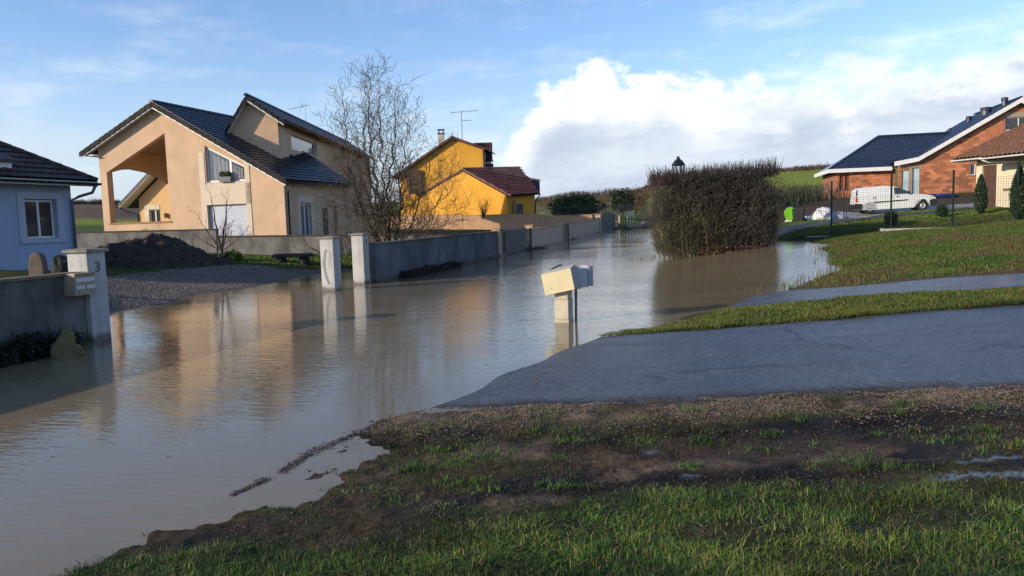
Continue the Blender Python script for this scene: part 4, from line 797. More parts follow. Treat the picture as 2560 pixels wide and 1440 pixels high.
street_wall('street_wall', 23.4, 32.7, 1.2, .2, TANW, 'nearer brown rendered street wall with clay coping', COPING_TAN, t=-.06, h1=1.3)
q_ = street(33.0, -.2); pillar('wall_pillar', q_.x, q_.y, 1.55, .4, 'tan pillar before the slatted pedestrian gate', TANW, COPING_TAN)
slat_screen('pedestrian_gate', 33.3, 35.6, 1.5, 'dark slatted pedestrian gate between the brown walls', 8)
q_ = street(35.9, -.2); pillar('wall_pillar', q_.x, q_.y, 1.6, .4, 'tan pillar after the slatted pedestrian gate', TANW, COPING_TAN)
street_wall('street_wall', 36.2, 52.6, 1.34, .2, TANW, 'farther brown rendered street wall with clay coping', COPING_TAN, t=-.06, h1=1.52)
q_ = street(53.0, -.2); pillar('wall_pillar', q_.x, q_.y, 2.05, .55, 'tan pillar left of the tall dark far gate', TANW, COPING_TAN, capw=.14)
gate('tall_gate', 53.5, 66.0, 2.15, 2, 'tall dark slate gate at the far end of the walls')
q_ = street(66.6, -.2); pillar('wall_pillar', q_.x, q_.y, 2.4, .8, 'stout tan pillar right of the tall dark far gate', TANW, COPING_TAN, capw=.16)
q_ = street(70.2, -.2); pillar('wall_pillar', q_.x, q_.y, 1.85, .45, 'slim tan post beyond the tall dark far gate', TANW, COPING_TAN, capw=.05)
# rear boundary wall of the first plot, stepped
def cross_wall(name, x0, y0, L, z0, z1a, z1b, m, capm, label, th=.2):
    e = empty(name, (x0, y0, 0), RZ, label, 'wall')
    MB().hexa([(-L, 0, z0), (0, 0, z0), (0, th, z0), (-L, th, z0), (-L, 0, z1a), (0, 0, z1b), (0, th, z1b), (-L, th, z1a)]).build('wall', m, e)
    MB().hexa([(-L, -.05, z1a + .003), (0, -.05, z1b + .003), (0, th + .05, z1b + .003), (-L, th + .05, z1a + .003), (-L, -.05, z1a + .06), (0, -.05, z1b + .06), (0, th + .05, z1b + .06), (-L, th + .05, z1a + .06)]).build('coping', capm, e)
    return e
cross_wall('boundary_wall', -2.35, 34.1, 12.35, .0, 1.46, 1.30, OLDWALL, mat('brown_top', (.07, .055, .05), .9, .3), 'weathered garden wall behind the stone bench and trained shrub')
cross_wall('boundary_wall', -14.36, 37.22, 9.5, .0, 1.88, 1.82, OLDWALL, mat('brown_top', (.07, .055, .05), .9, .3), 'higher grey garden wall behind the soil heap')
TAN2 = mat('plot_wall_render', (.52, .31, .18), .92, .12, 1.2, .25, 50, streak=.15)
p_ = street(51.8, -.6); cross_wall('plot_wall', p_.x, p_.y, 5.2, .2, 2.05, 2.0, TAN2, COPING_TAN, 'low terracotta tinted wall in front of the yellow house, right section')
p_ = street(51.8, -5.85); cross_wall('plot_wall', p_.x, p_.y, 8.0, .2, 2.32, 2.28, TAN2, COPING_TAN, 'terracotta tinted wall in front of the yellow house, middle section')
p_ = street(51.8, -13.9); cross_wall('plot_wall', p_.x, p_.y, 9.0, .2, 2.5, 2.46, TAN2, COPING_TAN, 'terracotta tinted wall behind the willow, left section')

# ------------------------------------------------------------------ YELLOW HOUSE (about 80 m off), built from its corners
def Wp(p): return Vector(p)
yh = empty('yellow_house', (-3, 84, .9), 0, 'bright yellow house with brown tiled roofs, lower annexe and pale chimney', 'house'); YO = Vector((-3, 84, .9))
YEL = mat('yellow_render', (.70, .35, .045), .9, .14, .6, .15, 60, streak=.1)
def loc(*p): return Vector(p) - YO
# annexe: gable apex A, right eave R, left eave Lf; ridge end E, eave end F
A = loc(-4.72, 80.0, 7.13); Rr_ = loc(.12, 77.5, 4.20); Lf = loc(-8.9, 81.5, 5.1); E = loc(3.4, 84.0, 7.45); F = loc(3.25, 80.6, 4.38); Gd = lambda v: Vector((v.x, v.y, 0.0))
_n = (F - Rr_).cross(A - Rr_); E.z = Rr_.z - (_n.x * (E.x - Rr_.x) + _n.y * (E.y - Rr_.y)) / _n.z
A2 = A - Vector((0, 0, .22)); R2 = Rr_ - Vector((.35, -.05, .02)); L2 = Lf + Vector((.3, 0, -.02))
mb = MB(); mb.slab([Gd(L2), Gd(R2), R2, A2, L2], (.04, .3, 0)).build('annexe_gable', YEL, yh)
mb = MB(); F2 = F - Vector((.55, .1, .02)); mb.slab([Gd(R2) + Vector((.03, .35, 0)), Gd(F2), F2, R2 + Vector((.03, .35, 0))], (-.25, .3, 0)).build('annexe_side', YEL, yh)
dv = (Gd(F2) - Gd(R2)).normalized(); dn_ = Vector((dv.y, -dv.x, 0)); dp = Gd(R2) + dv * 1.2 + dn_ * .05
dd = MB().slab([dp, dp + dv * 1.0, dp + dv * 1.0 + Vector((0, 0, 2.5)), dp + Vector((0, 0, 2.5))], dn_ * .06).build('door', mat('brown_door', (.10, .075, .06), .6), yh)
MB().slab([dp - dv * .35 + dn_ * .065, dp - dv * .02 + dn_ * .065, dp - dv * .02 + dn_ * .065 + Vector((0, 0, 2.9)), dp - dv * .35 + dn_ * .065 + Vector((0, 0, 2.9))], dn_ * .04).build('grey_panel', mat('grey_panel', (.26, .23, .2), .9), yh)
MB().slab([A, Rr_, F, E], (0, 0, .1)).build('annexe_roof', FELT, yh); MB().slab([A, E, E + Vector((-3.5, 2.6, -2.3)), Lf], (0, 0, .1)).build('annexe_roof', ROOF_BROWN, yh)
U_ = (F - Rr_).normalized(); V_ = ((A - Rr_) - U_ * (A - Rr_).dot(U_)); hgt_ = V_.length; V_ = V_.normalized(); off = (A - Rr_).dot(U_); len_ = (F - Rr_).length; offE = (E - Rr_).dot(U_)
TILE_RED = mat('red_brown_tile', (.13, .05, .042), .5, .35, 4, .3, 40, objvar=.35)
tile_field(yh, Rr_ + U_ * min(0, off) + Vector((0, 0, .12)), U_, V_, max(len_, offE) - min(0, off), hgt_, [(-min(0, off), 0), (len_ - min(0, off), 0), (offE - min(0, off), hgt_ * 1.0), (off - min(0, off), hgt_)], .33, .36, .03, .045, TILE_RED, cap=300)
ridge_caps(yh, A + Vector((0, 0, .16)), E + Vector((0, 0, .16)), TILE_RED); verge_tiles(yh, A + Vector((0, 0, .05)), Rr_ + Vector((0, 0, .05)), TILE_RED, 14, (-.3, -.95, 0)); verge_tiles(yh, A + Vector((0, 0, .05)), Lf + Vector((0, 0, .05)), TILE_RED, 11, (-.3, -.95, 0))
gutter(yh, Rr_ + Vector((.05, -.1, 0)), F + Vector((.05, -.1, 0)), DARKMETAL, .08); pipe(yh, [F + Vector((0, -.1, -.1)), F + Vector((-.45, 0, -.6)), Gd(F2) + Vector((.05, -.1, 2.4)), Gd(F2) + Vector((.05, -.1, 0))], DARKMETAL, .06)
# main volume
MA = loc(-6.3, 89, 11.45); MR = loc(-2.6, 88.6, 9.95); ML = loc(-13.4, 90.2, 7.2); bk = Vector((.8, 7, 0))
MR2 = MR - Vector((.3, 0, .05)); ML2 = ML + Vector((.6, 0, .1)); MA2 = MA - Vector((0, 0, .25))
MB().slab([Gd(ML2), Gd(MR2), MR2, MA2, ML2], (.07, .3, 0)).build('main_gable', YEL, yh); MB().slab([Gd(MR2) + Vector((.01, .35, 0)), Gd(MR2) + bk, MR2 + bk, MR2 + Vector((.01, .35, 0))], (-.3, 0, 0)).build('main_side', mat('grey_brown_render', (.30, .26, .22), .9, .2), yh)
def rake_roof(a, b, nm): MB().slab([a - bk * .07, b - bk * .07, b + bk, a + bk], (0, 0, .12)).build(nm, ROOF_BROWN, yh)
rake_roof(MA, MR + (MR - MA).normalized() * .3, 'main_roof'); rake_roof(MA, ML + (ML - MA).normalized() * .3, 'main_roof')
verge_tiles(yh, MA - bk * .07, MR - bk * .07, TILE_RED, 11, (0, -1, 0)); verge_tiles(yh, MA - bk * .07, ML - bk * .07, TILE_RED, 20, (0, -1, 0))
# rear cross wing roof peeping out on the right
C1 = loc(-4.4, 93, 10.75); C2 = loc(-2.2, 93, 10.9); C3 = loc(-1.75, 91.0, 8.55); C4 = loc(-3.0, 91.0, 9.3)
MB().slab([C4, C3, C2, C1], (0, .12, .08)).build('cross_wing_roof', FELT, yh)
U2 = Vector((1, 0, .0)); V2 = (C2 - C3).normalized(); V2.x = 0; V2.normalize(); tile_field(yh, C3 + Vector((-2.4, 0, .1)), U2, V2, 2.4, (C2 - C3).length, None, .33, .36, .03, .045, TILE_RED, cap=60)
MB().box(*(lambda c: (c.x - .9, c.x + .0, c.y - .3, c.y + .4, c.z - .5, c.z - .12))(C3)).build('eave_box', DARKMETAL, yh); pipe(yh, [C3 + Vector((-.1, 0, -.3)), C3 + Vector((-.3, 0, -.9)), C3 + Vector((-.8, .1, -1.2))], DARKMETAL, .07)
sh = loc(-10.9, 89.55, 6.5)
MB().box(sh.x - .75, sh.x + .75, sh.y - .12, sh.y - .04, sh.z - 1.4, sh.z + 1.4).build('shutter', mat('dark_shutter', (.10, .065, .045), .7), yh)
ch = loc(-7.75, 90.5, 10.9); c_ = MB().box(ch.x - .34, ch.x + .34, ch.y - .3, ch.y + .3, ch.z - 1.2, ch.z + 1.1).build('chimney', mat('cream_stack', (.55, .48, .36), .9, .2), yh)
MB().box(ch.x - .42, ch.x + .42, ch.y - .38, ch.y + .38, ch.z + 1.1, ch.z + 1.2).box(ch.x - .3, ch.x - .2, ch.y - .28, ch.y + .28, ch.z + 1.2, ch.z + 1.55).box(ch.x + .2, ch.x + .3, ch.y - .28, ch.y + .28, ch.z + 1.2, ch.z + 1.55).box(ch.x - .4, ch.x + .4, ch.y - .36, ch.y + .36, ch.z + 1.55, ch.z + 1.65).build('cowl', DARKMETAL, c_)
an = loc(-5.3, 90.5, 11.1); mb = MB().tube([an, an + Vector((0, 0, 3.6))], .05, 6).tube([an + Vector((-1.2, 0, 3.35)), an + Vector((1.9, 0, 3.5))], .03, 5).tube([an + Vector((0, 0, 2.4)), an + Vector((1.1, 0, 2.4))], .03, 5)
for k in range(10): q_ = an + Vector((-1.1 + k * .33, 0, 3.36 + k * .016)); mb.tube([q_ - Vector((0, .35, 0)), q_ + Vector((0, .35, 0))], .015, 4)
mb.tube([an + Vector((-1.3, 0, 3.6)), an + Vector((-1.0, 0, 3.0))], .025, 4).build('aerial', ZINC, yh)

# ------------------------------------------------------------------ BRICK HOUSE under construction (street aligned, about 67 m off)
kh = empty('brick_house', (33.6, 67.0, 2.6), RZ, 'unrendered orange clay block house with blue-black tiled roofs and white fascias', 'house')
BRICK = mat('clay_block', (.46, .18, .09), .9, .3, 2.5, .3, 40, objvar=.38); MORTAR = mat('block_joint', (.36, .16, .10), .95, .3, 3); LINTEL = mat('concrete_lintel', (.36, .27, .20), .9, .2)
BLUETILE = mat('blue_black_tile', (.028, .038, .065), .20, .3, 4, .15, 40, objvar=.25, spec=.55)
kz = lambda z: z - 2.6
def block_wall(par, O, ex_, outline, holes, cap, bw=.5, bh_=.25):
    """Backing wall with openings plus proud blocks laid in courses, half bond."""
    O = Vector(O); rz = math.atan2(ex_[1], ex_[0]); b = link('wall', wall_mesh(outline, holes, .25), MORTAR, par); b.location = O; b.rotation_euler = (0, 0, rz)
    me = MB().box(-bw / 2 + .006, bw / 2 - .006, -.014, .01, .006, bh_ - .006).mesh('block'); me.materials.append(BRICK); hb = MB().box(-bw / 4 + .006, bw / 4 - .006, -.014, .01, .006, bh_ - .006).mesh('half_block'); hb.materials.append(BRICK)
    zs = [p[1] for p in outline]; xs = [p[0] for p in outline]; lst = []
    ok = lambda x, z: in_poly(x, z, outline) and not any(in_poly(x, z, h) for h in holes)
    for j in range(int((max(zs) - min(zs)) / bh_)):
        z = min(zs) + j * bh_
        for i in range(int((max(xs) - min(xs)) / bw) + 2):
            x = min(xs) + (i + (.5 if j % 2 else 0)) * bw; tst = [(x - bw * .42, z + .02), (x + bw * .42, z + .02), (x - bw * .42, z + bh_ - .02), (x + bw * .42, z + bh_ - .02)]
            c = [all(ok(x + bw * k_, z + zz_) for zz_ in (.03, bh_ / 2, bh_ - .03) for k_ in ks) for ks in ((-.44, -.22, -.06), (.06, .22, .44))]; c = [c[0], c[1], c[0], c[1]]
            if all(c): lst.append((x, z, me))
            elif c[0] and c[2]: lst.append((x - bw * .25, z, hb))
            elif c[1] and c[3]: lst.append((x + bw * .25, z, hb))
    random.shuffle(lst); ex_ = Vector((ex_[0], ex_[1], 0)).normalized()
    lst.sort(key=lambda a: ((par.rotation_euler.to_matrix() @ (O + ex_ * a[0]) + par.location) - CAMLOC).length)
    for x, z, m_ in lst[:cap]:
        o = bpy.data.objects.new(m_.name.split('.')[0], m_); COL.objects.link(o); o.parent = par; o.rotation_euler = (0, 0, rz); o.location = O + ex_ * x + Vector((0, 0, z)) + Vector((ex_[1], -ex_[0], 0)) * random.uniform(-.002, .004)
    if lst[cap:]:
        mb = MB(); Rz = Matrix.Rotation(rz, 3, 'Z')
        for x, z, m_ in lst[cap:]:
            k = len(mb.v); mb.v += [tuple(O + ex_ * x + Vector((0, 0, z)) + Rz @ v.co) for v in m_.vertices]; mb.f += [tuple(k + a for a in p.vertices) for p in m_.polygons]
        tag(mb.build('blocks', BRICK, par), kind='stuff')
ge = 13.6; ap = (9.5, kz(10.2)); g_out = [(.45, -.3), (ge + 5, -.3), (ge + 5, kz(6.2)), ap, (1.9, kz(5.75)), (.45, kz(5.5))]
g_holes = [rect(.72, 1.28, .35, kz(5.05)), rect(1.54, 2.12, .3, kz(5.2)), rect(8.6, 10.6, kz(8.0), kz(9.05)), rect(6.05, 6.45, kz(4.4), kz(5.35))]
block_wall(kh, (0, 0, 0), (1, 0), g_out, g_holes, 220)
PB = mat('pale_blue_board', (.42, .56, .60), .6, .12, 2)
MB().box(.72, 1.28, .12, .16, .35, kz(5.05)).build('shutter', PB, kh); MB().box(1.54, 2.12, .12, .16, .3, kz(5.2)).build('shutter', PB, kh); MB().box(1.29, 1.53, -.03, -.016, .3, kz(5.2)).box(.5, 2.3, -.03, -.016, kz(5.21), kz(5.45)).build('lintel', LINTEL, kh)
window(kh, 8.6, 10.6, kz(8.0), kz(9.05), .1, mull=1, sill=False); MB().box(8.4, 10.8, -.03, -.016, kz(9.06), kz(9.45)).build('lintel', LINTEL, kh)
window(kh, 6.05, 6.45, kz(4.4), kz(5.35), .1, mull=0, sill=True)
def rk(x, y, e=0.): # left slope with a small kick at the eave
    z = kz(10.46) - max(0, 9.55 - max(x, 1.9)) * (4.46 / 7.65) - max(0, 1.9 - x) * .17 if x <= 9.55 else kz(10.46) - (x - 9.55) * .55
    return (x, y, z + e)
MB().slab([rk(0, -.5), rk(1.9, -.5), rk(1.9, 11), rk(0, 11)], (0, 0, .09)).build('roof_kick', FELT, kh); MB().slab([rk(1.9, -.5), rk(9.55, -.5), rk(9.55, 11), rk(1.9, 11)], (0, 0, .09)).build('roof_slope', FELT, kh); MB().slab([rk(9.55, -.5), rk(19, -.5), rk(19, 11), rk(9.55, 11)], (0, 0, .09)).build('roof_slope', BLUETILE, kh)
vv = Vector(rk(9.55, 0)) - Vector(rk(1.9, 0)); tile_field(kh, Vector(rk(1.9, 11, .1)), (0, -1, 0), vv, 11.5, vv.length, None, .33, .38, .025, .02, BLUETILE, cap=150)
vv = Vector(rk(1.9, 0)) - Vector(rk(0, 0)); tile_field(kh, Vector(rk(0, 11, .1)), (0, -1, 0), vv, 11.5, vv.length, None, .33, .38, .025, .02, BLUETILE, cap=50)
for (a, b) in ((0, 1.9), (1.9, 9.55), (9.55, 19)): MB().hexa([rk(a, -.54, -.28), rk(b, -.54, -.28), rk(b, -.5, -.28), rk(a, -.5, -.28), rk(a, -.54, .1), rk(b, -.54, .1), rk(b, -.5, .1), rk(a, -.5, .1)]).build('barge_board', WHITE, kh)
ridge_caps(kh, rk(9.55, -.5, .18), rk(9.55, 11, .18), BLUETILE)
for (x, y, w_, h_) in ((9.0, 1.5, .55, .75), (8.2, 3.5, .9, .7), (7.6, 6.0, .5, .6), (6.6, 8.0, .3, .35)):
    z = rk(x, y)[2]; MB().lathe([(w_ * .42, -.3), (w_ * .42, h_ * .6), (w_ * .5, h_ * .62), (w_ * .52, h_), (w_ * .3, h_ + .05)], 10, (x, y, z)).build('roof_vent', BLUETILE, kh)
# left lower volume with hipped roof
x0, x1 = -4.55, .40; yb = .9
block_wall(kh, (0, yb, 0), (1, 0), [(x0, .05), (x1, .05), (x1, kz(5.25)), (x0, kz(5.25))], [rect(-4.2, -3.85, kz(3.5), kz(4.85)), rect(-3.75, -3.4, kz(3.5), kz(4.85))], 110)
for xx in (-4.2, -3.75): MB().box(xx, xx + .35, yb + .12, yb + .14, kz(3.5), kz(4.85)).build('window_board', mat('dark_red_void', (.16, .06, .04), .9), kh)
MB().box(x0, x0 + .25, yb + .26, yb + 8, .05, kz(5.25)).build('end_wall', MORTAR, kh)
ez = kz(5.3); a0 = (x0 - .6, yb - .55, ez); a1 = (6, yb - .55, ez); b0 = (-.2, yb + 4.2, kz(8.35)); b1 = (6, yb + 4.2, kz(8.35)); a3 = (x0 - .6, yb + 9, ez)
MB().slab([a0, a1, b1, b0], (0, 0, .09)).build('hip_roof_front', FELT, kh); MB().slab([a3, a0, b0], (0, 0, .09)).build('hip_roof_end', BLUETILE, kh)
vv = Vector(b1) - Vector(a1); lenu = a1[0] - a0[0]; tile_field(kh, Vector(a0) + Vector((0, 0, .1)), (1, 0, 0), vv, lenu, vv.length, [(0, 0), (lenu, 0), (lenu, vv.length), (b0[0] - a0[0], vv.length)], .33, .38, .025, .02, BLUETILE, cap=90)
ridge_caps(kh, Vector(a0) + Vector((0, 0, .14)), Vector(b0) + Vector((0, 0, .16)), BLUETILE, name='hip_tile'); ridge_caps(kh, Vector(b0) + Vector((0, 0, .16)), Vector(b1) + Vector((0, 0, .16)), BLUETILE)
MB().box(a0[0] - .02, .0, yb - .6, yb - .56, ez - .22, ez + .12).build('fascia', WHITE, kh); MB().box(a0[0] - .06, a0[0] - .02, yb - .6, yb + 9, ez - .22, ez + .12).build('fascia', WHITE, kh)
MB().box(.5, 18, -.12, -.016, -.3, .12).build('plinth', mat('dark_plinth', (.07, .05, .05), .9, .3), kh)

# ------------------------------------------------------------------ CREAM HOUSE at the right edge
ch_ = empty('cream_house', (23.5, 38.5, 1.7), R_(-80), 'cream rendered house with terracotta tiled roof and brown door at the right edge', 'house')   # local x runs towards the camera along the lit wall, -y outwards
CREAM = mat('cream_render', (.62, .55, .40), .9, .1, 1.2, .2, 60); HW = 2.62
link('wall', wall_mesh([(0, 0), (8, 0), (8, HW), (0, HW)], [rect(.38, 1.28, .05, 2.1)], .3), CREAM, ch_); MB().box(0, .3, .305, 8, 0, HW).build('gable_wall', CREAM, ch_)
dr = MB().box(.38, 1.28, .12, .18, .05, 2.1).build('door', mat('plank_door', (.105, .055, .042), .6, .25, 4, .3), ch_)
for k in range(6): MB().box(.39 + k * .148, .39 + k * .148 + .138, .10, .119, .06, 2.08).build('plank', MATS['plank_door'], dr)
MB().tube([(1.18, .06, 1.05), (1.18, .1, 1.05)], .025, 8).build('handle', ZINC, dr)
pit = .42
def rc(y, e=0.): return HW + .02 + (y + .75) * pit - .2 + e
MB().slab([(-.7, -.75, rc(-.75)), (9, -.75, rc(-.75)), (9, 4.2, rc(4.2)), (-.7, 4.2, rc(4.2))], (0, 0, .07)).build('roof_slope', FELT, ch_)
vv = Vector((0, 4.95, 4.95 * pit)); tile_field(ch_, (-.7, -.75, rc(-.75, .1)), (1, 0, 0), vv, 9.7, vv.length, None, .26, .33, .025, .04, ROOF_TERRA)
gutter(ch_, (-.7, -.84, rc(-.75, .02)), (9, -.84, rc(-.75, .02)), WHITE, .075); MB().box(-.7, 9, -.75, -.002, rc(-.75, -.06), rc(-.75, -.02)).build('soffit', mat('timber_soffit', (.22, .15, .1), .8), ch_)
for k in range(9): MB().box(-.72, -.66, -.75 + k * .55, -.75 + k * .55 + .5, rc(-.75 + k * .55, -.08), rc(-.75 + k * .55, .1)).build('verge_tile', ROOF_TERRA, ch_)
# projecting porch roof nearer the camera
pz = HW - .28
MB().slab([(2.0, -1.5, pz), (9, -1.5, pz), (9, .1, pz + .62), (2.0, .1, pz + .62)], (0, 0, .06)).build('porch_roof', FELT, ch_)
vv = Vector((0, 1.6, .62)); tile_field(ch_, (2.0, -1.5, pz + .09), (1, 0, 0), vv, 7, vv.length, None, .26, .33, .025, .04, ROOF_TERRA, cap=60); gutter(ch_, (2.0, -1.58, pz + .03), (9, -1.58, pz + .03), WHITE, .07)
pipe(ch_, [(2.1, -1.55, pz - .05), (2.1, -1.2, pz - .16), (2.9, -.1, pz - .2), (3.2, -.06, pz - .3), (3.2, -.06, .1)], WHITE, .045)
wl = MB().lathe([(.03, .16), (.09, .12), (.07, 0), (.02, -.02)], 8, (.75, -.16, 2.3)).build('wall_lamp', DARKMETAL, ch_); MB().tube([(.75, 0, 2.42), (.75, -.16, 2.46)], .014, 5).build('bracket', DARKMETAL, wl)
MB().box(1.75, 2.2, -.07, -.003, .82, .94).build('letter_slot', mat('bronze', (.2, .16, .1), .5), ch_); MB().box(1.8, 2.25, -.05, -.003, 1.85, 1.95).build('ledge', CREAM, ch_)

# ------------------------------------------------------------------ twigs, trees, shrubs
def clear_glass():
    if 'clear_glass' in MATS: return MATS['clear_glass']
    m = glass_mat('clear_glass', (.62, .66, .68), .05); b = m.node_tree.nodes['Principled BSDF']; b.inputs['Transmission Weight'].default_value = 1; b.inputs['IOR'].default_value = 1.05; return m
TWIG = vcol_mat('twigs', .85, .1)
def twig_mesh(name, P, r0, r1, cols, parent=None, kind=None):
    """P: (n, k, 3) polylines -> three-sided tapering tubes, vectorised."""
    n, k, _ = P.shape; t = P[:, -1] - P[:, 0]; t /= np.linalg.norm(t, axis=1)[:, None] + 1e-9; a = np.cross(t, rng.normal(size=(n, 3))); a /= np.linalg.norm(a, axis=1)[:, None] + 1e-9; b = np.cross(t, a)
    r = (np.asarray(r0)[:, None] * (1 - np.linspace(0, 1, k)) + np.asarray(r1)[:, None] * np.linspace(0, 1, k))[:, :, None, None]; an = np.arange(3) * 2 * np.pi / 3
    ring = a[:, None, None] * np.cos(an)[None, None, :, None] + b[:, None, None] * np.sin(an)[None, None, :, None]
    V = (P[:, :, None] + ring * r).reshape(-1, 3); base = (np.arange(n) * k * 3)[:, None, None]; i = np.arange(k - 1)[None, :, None] * 3; j = np.arange(3)[None, None]; j2 = (j + 1) % 3
    q = np.stack([base + i + j, base + i + j2, base + i + 3 + j2, base + i + 3 + j], -1).reshape(-1, 4)
    o = np_mesh(name, V, q, TWIG, parent, np.repeat(cols, k * 3, 0)); 
    if kind: tag(o, kind=kind)
    return o
def tree_lines(base, stems, rnd, wig, l2, l3, gap2, gap3, step=.14, pull=.12):
    lines = {1: [], 2: [], 3: []}
    def run(p, d, L, r, lev, tgt):
        pts = [p.copy()]; rad = [r]; n = max(3, int(L / step)); d = d.normalized(); ph = rnd.random() * 6.28; ax1 = d.orthogonal().normalized(); ax2 = d.cross(ax1)
        for i in range(n):
            f = (i + 1) / n; w_ = wig * (1 if lev > 1 else .55)
            dd = (d + ax1 * math.sin(ph + i * step * 7.5 + rnd.gauss(0, .3)) * w_ + ax2 * math.cos(ph * 1.7 + i * step * 6.1 + rnd.gauss(0, .3)) * w_).normalized()
            d = (d + tgt * pull * (.5 if lev == 1 else 1) + Vector((rnd.gauss(0, .05), rnd.gauss(0, .05), rnd.gauss(0, .03)))).normalized()
            p = p + dd * step; pts.append(p.copy()); rad.append(max(r * (1 - f) ** .8, .0062))
        lines[lev].append((pts, rad))
        if lev < 3:
            gap = gap2 if lev == 1 else gap3; s_ = gap * rnd.random() + (L * (.13 if lev == 1 else .12))
            while s_ < L * .98:
                i = min(n - 1, int(s_ / step)); a = rnd.random() * 6.28; t = (pts[i + 1] - pts[i]).normalized(); o1 = t.orthogonal().normalized(); o2 = t.cross(o1); nd = (t * .85 + (o1 * math.cos(a) + o2 * math.sin(a)) * rnd.uniform(.6, 1.1)).normalized()
                ln = (l2 if lev == 1 else l3) * rnd.uniform(.5, 1.1) * (1 - .45 * s_ / L); run(pts[i], nd, ln, rad[i] * .5 + .002, lev + 1, (Vector((nd.x * .35, nd.y * .35, 1))).normalized()); s_ += gap * rnd.uniform(.6, 1.4)
    for (d, L, r) in stems: run(Vector(base), Vector(d), L, r, 1, Vector((d[0] * .25, d[1] * .25, 1)).normalized())
    return lines
def tree(name, base, stems, seed, label, cat, wig=.55, l2=2.2, l3=.8, gap2=.3, gap3=.14, m=BARK, step=.14, twigm=None, offset=(0, 0, 0)):
    rnd = random.Random(seed); e = empty(name, base, 0, label, cat); ln = tree_lines((0, 0, 0), stems, rnd, wig, l2, l3, gap2, gap3, step)
    mb = MB(); [mb.tube(p, r, 7, False) for p, r in ln[1]]; mb.build('trunk', m, e, True)
    mb = MB(); [mb.tube(p, r, 4, False) for p, r in ln[2]]; tag(mb.build('branches', m, e, True), kind='stuff')
    mb = MB(); [mb.tube(p, r, 3, False) for p, r in ln[3]]; tag(mb.build('twigs', twigm or m, e, True), kind='stuff'); return e
wb = (-5.0, 31.6, .25); st = []
for (dx, dy, dz, L, r) in ((-.18, .1, 1, 11.0, .13), (-.38, -.1, 1, 10.0, .11), (.08, .05, 1, 10.0, .11), (.3, -.1, 1, 8.6, .10), (-.7, .1, 1, 8.4, .09), (.62, .1, 1, 7.2, .08), (-1.0, -.2, .9, 6.4, .07), (1.05, -.1, .9, 7.0, .07), (-.2, -.5, 1, 7.4, .08), (.2, .5, 1, 7.8, .08), (-1.5, .1, .6, 6.0, .05), (1.6, -.2, .6, 6.2, .05), (-1.3, .3, .3, 5.2, .04), (1.4, .2, .35, 5.2, .04), (-.55, .3, 1, 8.8, .09), (-.02, -.2, 1, 10.4, .10), (-.28, .25, 1, 10.6, .10), (.18, .2, 1, 9.0, .09)): st.append(((dx, dy, dz), L * .80, r * .55))
tree('corkscrew_willow', wb, st, 3, 'tall bare corkscrew willow with twisted branches behind the dark wall', 'tree', wig=.58, l2=2.2, l3=1.05, gap2=.22, gap3=.14, m=mat('willow_bark', (.125, .10, .072), .9, .4, 8, .5))
fx, fy = -12.6, 33.2; fr = [((-.15, 0, 1), 2.9, .045), ((.12, .1, 1), 2.9, .04), ((.5, -.1, 1), 2.3, .03), ((-.6, 0, 1), 2.2, .03), ((1.0, 0, .6), 1.7, .024), ((-1.0, -.1, .6), 1.6, .024)]
tree('fruit_tree', (fx, fy, .9), fr, 11, 'small bare pruned fruit tree in front of the white garage shutter', 'tree', wig=.1, l2=.8, l3=.3, gap2=.5, gap3=.35, m=BARK_DARK)
ft = bpy.data.objects['fruit_tree']; MB().tube([(0, 0, -.6), (.02, 0, -.2), (0, 0, .05)], [.07, .06, .055], 8).build('stem', BARK_DARK, ft, True)
# trained shrub against the rear wall, forsythia tuft, rose scraps
tree('espalier_shrub', (-8.6, 35.0, .5), [((-1, 0, .5), 1.6, .03), ((1, 0, .6), 2.2, .03), ((.2, 0, 1), 1.0, .028), ((1.2, -.1, .2), 2.4, .022), ((-1.3, -.1, .15), 1.6, .02)], 5, 'bare trained climber spreading over the weathered garden wall', 'shrub', wig=.25, l2=.6, l3=.2, gap2=.5, gap3=.3, m=BARK_DARK)
tree('yard_shrub', (-2.6, 76, 2.0), [((random.uniform(-.4, .4), random.uniform(-.2, .2), 1), random.uniform(1.4, 2.4), .04) for k in range(16)], 6, 'upright leafless shrub before the yellow annexe', 'shrub', wig=.1, l2=.8, l3=.3, gap2=.4, gap3=.3)
for k, (x_, y_, lb_) in enumerate(((-17.0, 40.4, 'left'), (-14.9, 39.9, 'right'))): tree('rose_bush', (x_ - 1.8 * (k == 0), y_, .9), [((random.uniform(-.8, .8), random.uniform(-.3, .3), 1), random.uniform(.8, 1.5), .014) for _ in range(9)], 20 + k, 'bare red-brown rose bush under the %s part of the apricot gable' % lb_, 'shrub', wig=.2, l2=.5, l3=.2, gap2=.25, gap3=.2, m=mat('rose_stem', (.16, .06, .04), .8), step=.1)

